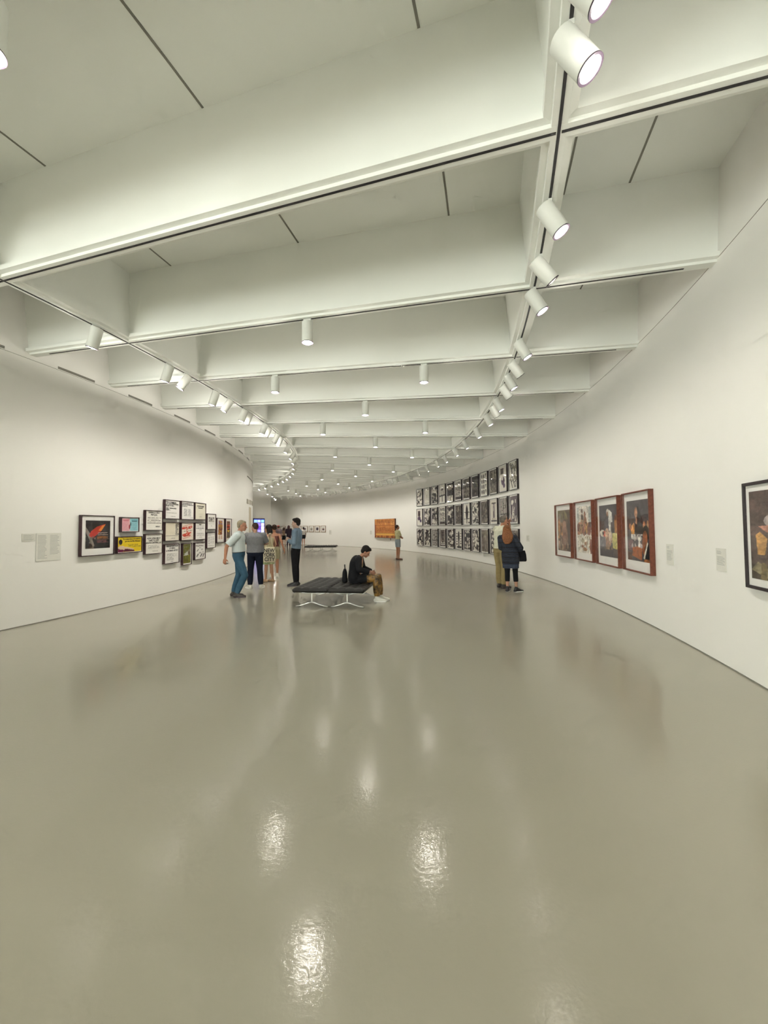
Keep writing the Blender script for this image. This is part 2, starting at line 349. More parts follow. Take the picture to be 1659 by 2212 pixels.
# ---------------------------------------------------------------- pictures
def noise2(rng, nx, ny, sx, sy):
    g = rng.random((sy+2, sx+2)); xs = np.linspace(0, sx, nx); ys = np.linspace(0, sy, ny)
    xi = xs.astype(int); yi = ys.astype(int); fx = (xs-xi)[None, :]; fy = (ys-yi)[:, None]
    fx = fx*fx*(3-2*fx); fy = fy*fy*(3-2*fy)
    a = g[np.ix_(yi, xi)]; b = g[np.ix_(yi, xi+1)]; c = g[np.ix_(yi+1, xi)]; d = g[np.ix_(yi+1, xi+1)]
    return (a*(1-fx)+b*fx)*(1-fy)+(c*(1-fx)+d*fx)*fy
def paint(shapes, bg, nx, ny, asp, seed=1):
    """rasterise flat shapes on an nx x ny grid; u right, v up, both 0..1"""
    rng = np.random.default_rng(seed)
    u, v = np.meshgrid(np.linspace(0, 1, nx), np.linspace(0, 1, ny)); c = np.ones((ny, nx, 3))*np.array(lin(bg))
    for s in shapes:
        k = s[0]
        if k == 'm':            # brush-like variation of what is already there
            c *= 1+s[3]*(noise2(rng, nx, ny, s[1], s[2])-.5)[..., None]; continue
        col = np.array(lin(s[-1]))
        if k == 'r': m = (u >= s[1]) & (u <= s[3]) & (v >= s[2]) & (v <= s[4])
        elif k == 'e': m = ((u-s[1])/s[3])**2+((v-s[2])/s[4])**2 <= 1
        elif k == 'E': m = (((u-s[1])/s[3])**2+((v-s[2])/s[4])**2 <= 1) & (((u-s[1])/(s[3]-s[5]))**2+((v-s[2])/(s[4]-s[5]*.6))**2 >= 1)
        elif k == 'l':
            x0, y0, x1, y1, w = s[1:6]; dx, dy = x1-x0, (y1-y0)/asp; L = dx*dx+dy*dy+1e-9
            t = np.clip(((u-x0)*dx+(v-y0)/asp*dy)/L, 0, 1); m = (u-x0-t*dx)**2+((v-y0)/asp-t*dy)**2 <= (w/2)**2
        elif k == 't':      # triangle / convex polygon
            m = np.ones_like(u, bool); P = s[1]
            for (xa, ya), (xb, yb) in zip(P, P[1:]+P[:1]): m &= ((xb-xa)*(v-ya)-(yb-ya)*(u-xa)) >= 0
        elif k == 'n':      # mottling inside a box
            x0, y0, x1, y1, sx, sy, thr = s[1:8]; m = (noise2(rng, nx, ny, sx, sy) > thr) & (u >= x0) & (u <= x1) & (v >= y0) & (v <= y1)
        elif k == 'g':      # lines of greeked type
            x0, y0, x1, y1, nl = s[1:6]; h = (y1-y0)/nl; m = np.zeros_like(u, bool)
            for i in range(nl):
                e = x1-(x1-x0)*(rng.random()*.25 if i % 4 else .0); b = y0+h*(i+.3)
                m |= (u >= x0) & (u <= e) & (v >= b) & (v <= b+h*.45) & (np.sin(u*90+i*7+3*np.sin(u*31+i)) > -.75)
        c[m] = col
    return c
def canvas(name, parent, x0, x1, z0, z1, y, shapes, bg, nx, ny, seed=1):
    c = paint(shapes, bg, nx, ny, (x1-x0)/(z1-z0), seed)
    xs = np.linspace(x0, x1, nx); zs = np.linspace(z0, z1, ny)
    X, Z = np.meshgrid(xs, zs); co = np.stack([X, np.full_like(X, y), Z], -1).reshape(-1, 3)
    i = (np.arange(ny-1)[:, None]*nx+np.arange(nx-1)[None, :]).ravel()
    fc = np.stack([i, i+1, i+nx+1, i+nx], -1)
    me = bpy.data.meshes.new(name); me.from_pydata(co.tolist(), [], fc.tolist())
    at = me.color_attributes.new('Col', 'FLOAT_COLOR', 'POINT')
    at.data.foreach_set('color', np.concatenate([c.reshape(-1, 3), np.ones((nx*ny, 1))], 1).astype(np.float32).ravel())
    me.update(); return link(name, me, M['art'], parent)
def frame_bm(w, h, fw, d):
    bm = bmesh.new()
    o = [(-w/2, 0), (w/2, 0), (w/2, h), (-w/2, h)]; i = [(-w/2+fw, fw), (w/2-fw, fw), (w/2-fw, h-fw), (-w/2+fw, h-fw)]
    vo = [[bm.verts.new((x, y, z)) for x, z in o] for y in (-.004, -d)]; vi = [[bm.verts.new((x, y, z)) for x, z in i] for y in (-.004, -d)]
    for j in range(4):
        k = (j+1) % 4
        bm.faces.new((vo[1][j], vo[1][k], vi[1][k], vi[1][j])); bm.faces.new((vo[0][j], vo[0][k], vi[0][k], vi[0][j]))
        bm.faces.new((vo[0][j], vo[0][k], vo[1][k], vo[1][j])); bm.faces.new((vi[0][j], vi[0][k], vi[1][k], vi[1][j]))
    bmesh.ops.recalc_face_normals(bm, faces=bm.faces)
    bmesh.ops.bevel(bm, geom=[e for e in bm.edges if e.is_manifold and e.calc_face_angle(0) > .5], offset=.002, segments=1, affect='EDGES')
    return bm
def write(parent, lines, y, m, name='lettering'):
    """lines: (text, x, z, height, align, max width) -> one mesh of raised type"""
    bm = bmesh.new()
    for tx, x, z, hgt, al, mw in lines:
        cu = bpy.data.curves.new('type', 'FONT'); cu.body = tx; cu.size = hgt*1.4; cu.align_x = al; cu.offset = hgt*.02; cu.extrude = .0008
        o = bpy.data.objects.new('type', cu); COL.objects.link(o); bpy.context.view_layer.update()
        dg = bpy.context.evaluated_depsgraph_get(); me = bpy.data.meshes.new_from_object(o.evaluated_get(dg))
        wd = max(o.dimensions.x, 1e-3); sx = min(1, mw/wd)
        me.transform(Matrix.Translation((x, y, z)) @ Matrix.Rotation(PI/2, 4, 'X') @ Matrix.Diagonal((sx, 1, 1, 1)))
        bm.from_mesh(me); bpy.data.objects.remove(o); bpy.data.meshes.remove(me); bpy.data.curves.remove(cu)
    me = bpy.data.meshes.new(name); bm.to_mesh(me); bm.free(); return link(name, me, m, parent)
def framed(label, group, R, right, th, z0, w, h, d, fw, fm, border, shapes, bg, nx, ny, seed=1, text=None, name='framed_print', cat='framed print', recess=.018, board=True, tm='ink'):
    loc, mt = wall_frame(R, th, right)
    t = thing(name, label, cat, loc+Vector((0, 0, z0)), mt, group)
    from_bm('frame', frame_bm(w, h, fw, d), M[fm], t)
    yb = -(d-recess)
    bm = bmesh.new(); box(bm, -w/2+fw*.7, w/2-fw*.7, yb, yb+.006, fw*.7, h-fw*.7); from_bm('mount_board', bm, M['matb'], t)
    bl, bt, bb = border
    canvas('print', t, -w/2+fw+bl, w/2-fw-bl, fw+bb, h-fw-bt, yb-.002, shapes, bg, nx, ny, seed)
    if text: write(t, text, yb-.004, M[tm])
    bm = bmesh.new(); box(bm, -w/2+fw*.9, w/2-fw*.9, -(d-.007), -(d-.0095), fw*.9, h-fw*.9); from_bm('glazing', bm, M['glass'], t)
    return t
def from_px(TL, TR, BR, BL, R, near):
    q = [on_cyl(*c, R, near) for c in (TL, TR, BR, BL)]
    ta, tb = (q[0][0]+q[3][0])/2, (q[1][0]+q[2][0])/2; z1, z0 = (q[0][1]+q[1][1])/2, (q[2][1]+q[3][1])/2
    return (ta+tb)/2, R*abs(ta-tb), z0, z1-z0

BK, WH, CRM = (40, 33, 40), (249, 246, 240), (246, 242, 232)
LG = 'posters grouped on the left wall'
def poster(TLx, TLy, TRx, TRy, BRx, BRy, BLx, BLy, label, shapes, bg, border=(0, 0, 0), text=None, n=None, seed=3, fm='aubergine', tm='ink'):
    th, w, z0, h = from_px((TLx, TLy), (TRx, TRy), (BRx, BRy), (BLx, BLy), RI+.07, True)
    w *= RI/(RI+.07)
    tx = [(s, x*w, z*h, hh*h, al, mw*w) for s, x, z, hh, al, mw in text] if text else None
    nx = n or max(40, int(w*110)); ny = int(nx*h/w)
    framed(label, LG, RI, False, th, z0, w, h, .07, .014, fm, border, shapes, bg, nx, ny, seed, tx, tm=tm)
GR = (120, 116, 112)
poster(176.5, 1112.2, 248.8, 1114.6, 247, 1197.8, 174.6, 1202.6, 'large framed black poster with a red and orange flare in a white mount',
       [('n', 0, 0, 1, 1, 9, 9, .62, (52, 46, 46)), ('t', [(.0, .78), (.0, .62), (.14, .40), (.40, .18), (.36, .04), (.30, .02), (.17, .36)][::1] and [(0, .6), (.30, .05), (.36, .1), (.17, .55), (0, .78)], (150, 140, 130)),
        ('t', [(.13, .48), (.26, .35), (.62, .62), (.80, .86), (.78, .88), (.45, .78), (.22, .62)], (190, 45, 30)), ('t', [(.50, .64), (.62, .62), (.80, .86), (.66, .82)], (228, 130, 40)),
        ('n', 0, .0, .4, .45, 10, 14, .63, (120, 112, 100)), ('g', .48, .46, .90, .58, 3, (190, 170, 160)), ('g', .46, .32, .92, .44, 4, (200, 125, 50)), ('g', .46, .2, .92, .3, 3, (170, 90, 95))],
       (34, 28, 30), (.085, .085, .125), n=90)
poster(263.3, 1117, 301.8, 1117.6, 301, 1148.6, 262, 1150.2, 'small framed print of a pink panel beside a blue panel, above the yellow poster',
       [('r', 0, 0, .48, 1, (232, 170, 178)), ('r', .5, 0, 1, 1, (150, 205, 215)), ('r', .06, .82, .42, .9, (205, 110, 120)), ('r', .1, .76, .4, .81, (190, 90, 105)), ('r', .58, .82, .95, .9, (90, 150, 165)), ('r', .6, .74, .93, .8, (50, 90, 105)),
        ('e', .46, .32, .045, .2, (160, 35, 50)), ('e', .53, .55, .035, .16, (60, 95, 100)), ('g', .05, .1, .38, .68, 9, (214, 150, 160)), ('g', .6, .08, .95, .68, 9, (125, 180, 192))],
       (236, 226, 220), (.012, .012, .012))
poster(254.5, 1159.2, 308, 1157.6, 307.6, 1192.2, 252.8, 1196.2, 'wide framed yellow poster with black headline, below the pink and blue print',
       [('t', [(0, 0), (.2, 0), (.3, .1), (.1, .25), (0, .28)], (120, 30, 70)), ('e', .16, .3, .14, .12, (225, 200, 175)), ('t', [(.1, .3), (.3, .08), (.68, .1), (.66, .2), (.35, .35)], (222, 196, 170)),
        ('t', [(.25, .02), (.7, 0), (.7, .1), (.4, .2), (.3, .22)], (90, 25, 50)), ('e', .12, .68, .075, .18, (55, 40, 35)), ('g', .42, .36, .97, .52, 3, (120, 100, 20)), ('g', .62, .28, .97, .34, 1, (120, 100, 20))],
       (238, 205, 20), (.004, .004, .012),
       [('Do women have to be naked to', .08, .80, .085, 'CENTER', .70), ('get into the Met. Museum?', .12, .67, .085, 'CENTER', .62)], seed=5)
poster(316, 1101.4, 352.8, 1103.8, 351.6, 1145.2, 314, 1146.6, 'framed text poster headed pop quiz, above the poster beginning how long',
       [('g', .1, .32, .95, .68, 5, (120, 112, 105)), ('g', .14, .05, .5, .09, 1, GR)], CRM, (.0, .0, .0),
       [("GUERRILLA GIRLS'", 0, .85, .075, 'CENTER', .8), ('POP QUIZ.', 0, .74, .075, 'CENTER', .5), ('FEBRUARY', .22, .17, .05, 'CENTER', .45)])
poster(315, 1153, 352.4, 1153, 350.8, 1195.6, 313.4, 1197.8, 'framed text poster beginning how long did it take, below the pop quiz poster',
       [('g', .12, .9, .88, .95, 1, GR), ('g', .16, .26, .85, .44, 4, (150, 145, 138)), ('g', .4, .1, .75, .13, 1, GR)], CRM, (0, 0, 0),
       [('HOW LONG DID IT', 0, .74, .085, 'CENTER', .78), ('TAKE TO LEFT', 0, .63, .085, 'CENTER', .62), ('SOUTH CENTRAL L.A.?', 0, .52, .085, 'CENTER', .88)])
poster(358, 1078.8, 389.6, 1081.6, 389, 1121.9, 356.6, 1120.8, 'framed text poster at the top left of the block of nine',
       [('g', .1, .28, .8, .34, 2, (190, 185, 175)), ('g', .38, .1, .72, .14, 1, (60, 55, 55))], WH, (0, 0, 0),
       [('ONLY 4 COMMERCIAL', -.42, .84, .07, 'LEFT', .68), ('GALLERIES IN N.Y. SHOW', -.42, .75, .07, 'LEFT', .82), ('BLACK WOMEN.', -.42, .66, .07, 'LEFT', .52), ('ONLY 1 SHOWS MORE', -.42, .53, .07, 'LEFT', .68), ('THAN 1.', -.42, .44, .07, 'LEFT', .28)])
poster(393, 1082, 420.5, 1084.6, 419.2, 1122.8, 391.8, 1122.4, 'framed text poster with two columns of names, top middle of the nine',
       [('g', .2, .18, .48, .6, 11, (110, 108, 108)), ('g', .54, .18, .8, .6, 11, (120, 118, 118)), ('g', .7, .06, .95, .09, 1, (160, 155, 150))], WH, (0, 0, 0),
       [('THESE GALLERIES SHOW NO', -.43, .86, .055, 'LEFT', .86), ('MORE THAN 10% WOMEN ARTISTS', -.43, .78, .055, 'LEFT', .86), ('OR NONE AT ALL.', -.43, .70, .055, 'LEFT', .4)])
poster(422, 1085.6, 445.7, 1087.4, 444.9, 1122.9, 421.6, 1123, 'framed cream poster with two short lines of type, top right of the nine',
       [('g', .4, .14, .66, .18, 1, (130, 122, 110))], (236, 230, 210), (0, 0, 0), [("IT'S EVEN WORSE", .02, .76, .075, 'CENTER', .66), ('IN EUROPE.', .02, .66, .075, 'CENTER', .46)])
poster(357.5, 1127.4, 389, 1128.6, 387.8, 1168, 356.3, 1169.4, 'framed cream poster with words stacked down its right edge, middle left of the nine',
       [('r', .05, .26, .93, .275, (90, 80, 60)), ('g', .4, .1, .72, .14, 1, (60, 55, 50)), ('r', .05, .3, .68, .97, (232, 222, 200))], (236, 228, 210), (0, 0, 0),
       [(s, .22, .86-.088*i, .065, 'LEFT', .24) for i, s in enumerate(("YOU'RE", 'SEEING', 'LESS', 'THAN', 'HALF', 'THE', 'PICTURE'))])
poster(393, 1128.4, 420, 1129, 418.8, 1167, 391.3, 1168, 'framed poster of red handwriting strokes at the centre of the block of nine',
       [('l', .12, .8, .85, .94, .02, (205, 90, 70)), ('l', .1, .68, .85, .78, .10, (212, 70, 50)), ('l', .1, .72, .8, .66, .03, (205, 60, 45)), ('l', .46, .66, .5, .36, .14, (220, 120, 100)), ('l', .1, .5, .9, .56, .02, (120, 80, 70)),
        ('l', .12, .3, .8, .42, .09, (214, 66, 48)), ('l', .2, .24, .74, .28, .08, (206, 60, 44)), ('l', .12, .08, .85, .22, .02, (200, 80, 60)), ('n', .1, .2, .9, .8, 16, 26, .72, (240, 226, 212))], (238, 228, 214), (0, 0, 0))
poster(422.5, 1128.7, 444.9, 1129.2, 444.5, 1164.8, 421.6, 1166.5, 'framed text poster with four centred lines, middle right of the block of nine',
       [('r', .4, .88, .6, .93, (90, 86, 82)), ('g', .12, .82, .92, .87, 1, (40, 36, 36)), ('g', .16, .73, .86, .79, 1, (40, 36, 36)), ('g', .1, .63, .9, .7, 1, (40, 36, 36)), ('g', .34, .55, .66, .6, 1, (40, 36, 36)), ('g', .16, .2, .94, .38, 4, (170, 165, 155)), ('g', .38, .1, .7, .13, 1, (60, 56, 56))], WH, (0, 0, 0))
poster(357, 1175.4, 388.4, 1174.4, 387.3, 1215, 355.2, 1219, 'framed text poster listing advantages at the bottom left of the block of nine',
       [('g', .14, .14, .66, .52, 10, (150, 146, 140)), ('g', .6, .34, .9, .52, 5, (196, 192, 184)), ('g', .42, .06, .64, .09, 1, GR)], WH, (0, 0, 0),
       [('THE ADVANTAGES', .02, .85, .085, 'CENTER', .82), ('OF BEING', .02, .74, .085, 'CENTER', .4), ('A WOMAN ARTIST:', .02, .62, .085, 'CENTER', .84)])
poster(396, 1173.4, 415.3, 1172.8, 414.2, 1218.4, 394.7, 1221.8, 'narrow framed olive green poster with a pale shape, bottom middle of the nine',
       [('n', 0, .5, 1, 1, 8, 14, .55, (122, 124, 84)), ('t', [(.1, .5), (.45, .42), (.9, .44), (.95, .5), (.6, .62), (.3, .55)], (205, 206, 196)), ('e', .8, .62, .16, .1, (150, 140, 120)), ('r', .62, .45, .95, .6, (110, 96, 80)),
        ('t', [(.0, .42), (.3, .4), (1, .42), (1, .5), (.3, .46), (0, .52)], (215, 216, 208)), ('g', .1, .06, .95, .36, 9, (70, 72, 24)), ('g', .1, .86, .9, .95, 3, (80, 82, 50)), ('n', .1, .05, 1, .4, 10, 20, .7, (140, 138, 40))], (112, 110, 34), (.03, .012, .03))
poster(422.2, 1172, 444.5, 1170.9, 444, 1207, 421, 1209.5, 'framed white poster with small scattered sketches at the bottom right of the block of nine',
       [('g', .12, .9, .92, .95, 1, GR), ('l', .1, .84, .4, .8, .04, (110, 105, 104)), ('l', .4, .84, .8, .8, .04, (120, 114, 112)), ('E', .5, .7, .08, .06, .03, GR), ('l', .2, .5, .35, .6, .06, (150, 146, 140)), ('E', .7, .58, .1, .05, .04, (140, 136, 132)), ('E', .5, .38, .1, .06, .05, (120, 114, 112)),
        ('l', .2, .18, .32, .3, .08, (110, 106, 104)), ('l', .56, .16, .7, .3, .08, (110, 106, 104)), ('l', .8, .14, .9, .3, .08, (110, 106, 104)), ('E', .8, .42, .1, .04, .03, GR)], WH, (0, 0, 0))
poster(448.6, 1109.4, 467.5, 1110.4, 466.3, 1143.6, 447.8, 1144.2, 'framed white print of a grey banknote shape, right of the nine posters',
       [('r', .16, .48, .86, .82, (150, 144, 140)), ('r', .2, .52, .82, .78, (205, 200, 192)), ('e', .5, .65, .12, .11, (110, 104, 100)), ('r', .2, .7, .34, .78, (120, 114, 110)), ('r', .68, .7, .82, .78, (120, 114, 110)), ('r', .24, .54, .36, .62, (130, 124, 118)), ('g', .14, .33, .86, .38, 1, (140, 135, 128)), ('r', .44, .2, .6, .22, (190, 184, 176))], WH, (0, 0, 0))
poster(448, 1149.8, 466.3, 1150, 465.5, 1183, 447, 1184.8, 'framed white poster with three columns of small type, below the banknote print',
       [('g', .08, .88, .94, .93, 1, (80, 76, 76)), ('g', .08, .82, .5, .86, 1, (70, 66, 66)), ('g', .16, .24, .36, .74, 11, (130, 126, 122)), ('g', .44, .28, .6, .74, 10, (130, 126, 122)), ('g', .68, .26, .88, .74, 11, (130, 126, 122)), ('g', .1, .1, .9, .16, 2, (190, 186, 178))], WH, (0, 0, 0))
poster(469.7, 1118.6, 485.2, 1119.5, 484.6, 1171.6, 468.6, 1173.3, 'tall framed print of a purple and brown column shape, left of the tall pair',
       [('r', .24, .74, .78, .9, (128, 100, 150)), ('r', .2, .56, .8, .75, (165, 120, 50)), ('r', .18, .36, .74, .57, (132, 66, 40)), ('e', .46, .36, .3, .06, (118, 50, 40)), ('n', .2, .34, .78, .9, 8, 18, .62, (190, 140, 60)), ('n', .2, .5, .78, .9, 8, 18, .7, (80, 50, 70)), ('r', .24, .14, .5, .28, (215, 200, 180)), ('r', .62, .14, .74, .28, (190, 130, 80))], WH, (0, 0, 0), n=40)
poster(488.6, 1120, 501.8, 1120.6, 499.6, 1170.4, 487.5, 1171.7, 'tall framed print of red, yellow and dark bands, right of the tall pair',
       [('r', .18, .16, .82, .9, (80, 50, 40)), ('r', .18, .78, .82, .88, (130, 90, 80)), ('r', .2, .66, .8, .76, (200, 60, 40)), ('r', .2, .54, .8, .63, (215, 80, 40)), ('r', .26, .43, .74, .52, (235, 195, 40)), ('r', .2, .3, .8, .42, (90, 84, 66)), ('r', .2, .18, .8, .29, (70, 80, 60)), ('n', .2, .2, .8, .88, 6, 18, .7, (60, 30, 30))], WH, (0, 0, 0), n=36)

# right wall: four prints in brown frames and the black one at the picture's edge
RG = 'brown framed prints in a row on the right wall'
def rightpic(c, label, shapes, bg, border, n, d=.078, fm='brown', group=RG, fw=.022, seed=2, w=None):
    th, ww, z0, h = from_px(*c, RO-d, False)
    framed(label, group, RO, True, th, z0, ww*RO/(RO-d), h, d, fw, fm, border, shapes+[('m', 6, 10, .5), ('m', 18, 30, .7), ('m', 32, 50, .5)], bg, n, int(n*h/ww), seed, recess=.045)
SK, SK2 = (205, 150, 105), (150, 90, 60)
rightpic(((1196.2, 1091.6), (1229.8, 1087), (1234, 1206.3), (1199.8, 1200)), 'first of the four brown framed prints from the left, a dim brown crowded scene',
    [('n', 0, 0, 1, 1, 9, 16, .5, (98, 74, 62)), ('e', .2, .84, .16, .2, (140, 125, 110)), ('e', .35, .78, .1, .14, (125, 112, 100)), ('n', 0, .78, 1, 1, 14, 8, .62, (120, 110, 72)), ('e', .12, .6, .1, .2, (165, 110, 66)), ('e', .1, .72, .07, .05, (190, 135, 90)),
     ('e', .55, .42, .22, .2, (150, 112, 92)), ('e', .56, .62, .15, .12, (165, 125, 105)), ('e', .52, .25, .14, .2, (128, 88, 74)), ('t', [(.4, .12), (.6, .1), (.8, .3), (.7, .5), (.5, .4)], (140, 100, 84)), ('n', .05, .02, .9, .3, 14, 10, .64, (170, 140, 116)), ('r', .82, .1, 1, .7, (72, 58, 56)), ('n', 0, .3, .4, .7, 9, 12, .66, (180, 130, 80))],
    (84, 66, 58), (.10, .13, .13), 60)
rightpic(((1236.6, 1086.2), (1274.6, 1079.2), (1280.9, 1215.8), (1241.4, 1207.8)), 'second brown framed print from the left, a bright white scene with a table',
    [('r', 0, .55, .12, .98, (190, 196, 190)), ('r', .82, .5, .97, .98, (178, 186, 184)), ('e', .36, .9, .06, .05, (110, 70, 52)), ('t', [(.2, .5), (.5, .5), (.46, .82), (.3, .84)], (165, 135, 105)), ('t', [(.28, .72), (.46, .7), (.44, .8), (.3, .82)], (70, 50, 44)), ('e', .56, .82, .06, .07, (150, 95, 65)), ('t', [(.44, .5), (.74, .5), (.66, .76), (.5, .78)], (160, 110, 80)),
     ('e', .12, .52, .14, .12, (110, 66, 58)), ('e', .28, .5, .12, .11, (150, 120, 84)), ('e', .5, .47, .16, .1, (128, 76, 66)), ('e', .68, .54, .12, .12, (205, 160, 90)), ('e', .84, .52, .13, .14, (138, 84, 74)), ('n', .0, .38, 1, .66, 12, 12, .62, (190, 130, 100)), ('n', .0, .38, 1, .66, 12, 12, .7, (86, 50, 46)),
     ('r', .02, .05, .9, .37, (226, 220, 208)), ('e', .4, .26, .12, .05, (188, 176, 150)), ('e', .6, .2, .1, .04, (170, 120, 84)), ('e', .36, .14, .08, .03, (150, 96, 60)), ('e', .52, .08, .16, .04, (180, 130, 90)), ('n', .02, .04, .9, .36, 14, 14, .68, (180, 160, 130)), ('e', .93, .15, .08, .16, (150, 86, 66))],
    (232, 226, 216), (.09, .09, .15), 64)
rightpic(((1282.3, 1077.9), (1329.6, 1069.7), (1336.8, 1228), (1289, 1218)), 'third brown framed print from the left, a grey scene with a white robed figure',
    [('r', 0, .46, .30, .70, (66, 34, 30)), ('e', .50, .86, .08, .06, (215, 205, 195)), ('t', [(.55, .50), (.64, .46), (.76, .6), (.74, .84), (.6, .9), (.54, .8)], (226, 222, 216)), ('e', .48, .82, .05, .05, (150, 100, 70)), ('r', .66, .48, .8, .66, (70, 55, 58)), ('e', .93, .6, .08, .2, (178, 120, 60)), ('e', .92, .74, .05, .05, (110, 60, 44)),
     ('r', .0, .2, .5, .42, (120, 118, 128)), ('t', [(.74, .18), (1, .16), (1, .42), (.72, .44)], (206, 196, 120)), ('r', .74, .42, 1, .46, (222, 214, 150)), ('e', .18, .45, .16, .07, (228, 222, 210)), ('e', .28, .44, .08, .06, (200, 80, 66)), ('e', .22, .45, .06, .03, (60, 36, 36)), ('e', .44, .42, .12, .13, (205, 172, 148)), ('e', .62, .38, .1, .12, (214, 196, 180)), ('r', .36, .14, .6, .3, (150, 120, 98)), ('r', .0, .0, 1, .13, (62, 55, 62)), ('n', .3, .12, .7, .5, 10, 12, .66, (170, 130, 110)), ('n', .6, .0, 1, .16, 10, 6, .6, (80, 66, 66))],
    (78, 73, 80), (.09, .13, .15), 76)
rightpic(((1339, 1067.5), (1397.9, 1055.9), (1406.3, 1244.7), (1346.2, 1229.5)), 'fourth brown framed print from the left, a dark figure standing above seated people',
    [('r', .06, .52, .36, .70, (62, 32, 26)), ('t', [(.36, .34), (.78, .34), (.76, .68), (.6, .84), (.46, .72)], (46, 34, 36)), ('e', .46, .80, .085, .085, (176, 112, 78)), ('e', .55, .80, .06, .11, (40, 28, 30)), ('e', .46, .79, .06, .07, (214, 156, 118)), ('t', [(.42, .62), (.5, .6), (.5, .7), (.44, .72)], (200, 150, 120)),
     ('e', .15, .56, .05, .055, (160, 100, 66)), ('e', .33, .57, .05, .06, (190, 130, 90)), ('e', .28, .5, .09, .1, (206, 140, 60)), ('e', .27, .52, .045, .05, (225, 170, 120)), ('e', .82, .58, .06, .07, (196, 130, 90)), ('e', .97, .58, .05, .08, (200, 150, 110)), ('e', .88, .46, .15, .12, (36, 22, 20)), ('e', .84, .38, .1, .12, (165, 92, 52)), ('e', .8, .26, .1, .16, (150, 80, 44)),
     ('r', .05, .16, .3, .34, (120, 88, 92)), ('t', [(.22, .08), (.66, .02), (.72, .26), (.26, .22)], (170, 92, 44)), ('n', .2, .22, .72, .44, 16, 16, .55, (190, 178, 176)), ('n', .2, .22, .72, .44, 16, 16, .68, (232, 226, 220)), ('r', .52, .33, .66, .4, (228, 224, 216)), ('t', [(.74, .0), (1, .0), (1, .3), (.84, .26)], (28, 24, 26)), ('t', [(.74, .06), (.80, .04), (.96, .3), (.92, .32)], (225, 220, 206)), ('e', .9, .02, .14, .03, (170, 105, 62)), ('r', 0, 0, .2, .14, (96, 66, 52))],
    (84, 78, 82), (.10, .12, .16), 90)
th, ww, z0, h = from_px((1596.5, 1046.2), (1659, 1034.4), (1659, 1281), (1613.2, 1268), RO-.06, False)
ta = on_cyl(1604.5, 1157, RO-.06, False)[0]
framed('large black framed print of smoke and orange figures, cut off by the right edge', None, RO, True, ta-.62/RO, z0, 1.24, h, .06, .03, 'black', (.05, .06, .07),
    [('n', 0, .5, 1, 1, 5, 6, .5, (104, 86, 80)), ('t', [(.3, 1), (.5, .6), (.7, .62), (.62, 1)], (84, 70, 74)), ('t', [(.42, .58), (.62, .7), (.9, .9), (1, 1), (.7, 1), (.56, .8), (.36, .7)], (158, 148, 150)), ('e', .36, .66, .16, .08, (176, 164, 162)), ('t', [(.12, .6), (.22, .54), (.34, .5), (.5, .54), (.4, .62)], (196, 140, 120)), ('t', [(.1, .28), (.2, .28), (.24, .46), (.14, .54), (.08, .5)], (196, 150, 90)),
     ('t', [(.22, .24), (.5, .24), (.42, .48), (.28, .5)], (62, 48, 52)), ('l', .3, .48, .42, .28, .03, (120, 104, 104)), ('r', .56, .34, 1, .6, (182, 104, 44)), ('e', .8, .5, .16, .1, (226, 160, 84)), ('e', .62, .42, .05, .12, (222, 158, 80)), ('t', [(.46, .3), (1, .24), (1, .32), (.5, .34)], (196, 192, 180)), ('t', [(.5, .22), (1, .1), (1, .2), (.52, .27)], (206, 200, 172)),
     ('r', 0, 0, 1, .16, (64, 54, 40)), ('t', [(0, .1), (.3, .0), (.4, .05), (.1, .2)], (140, 130, 100)), ('t', [(.5, .14), (.62, .0), (.8, 0), (.6, .16)], (170, 165, 140)), ('n', 0, 0, 1, .24, 12, 8, .66, (110, 96, 66)), ('m', 5, 8, .6), ('m', 16, 26, .6), ('m', 40, 60, .5)],
    (92, 76, 70), 110, 200, 4, recess=.02)

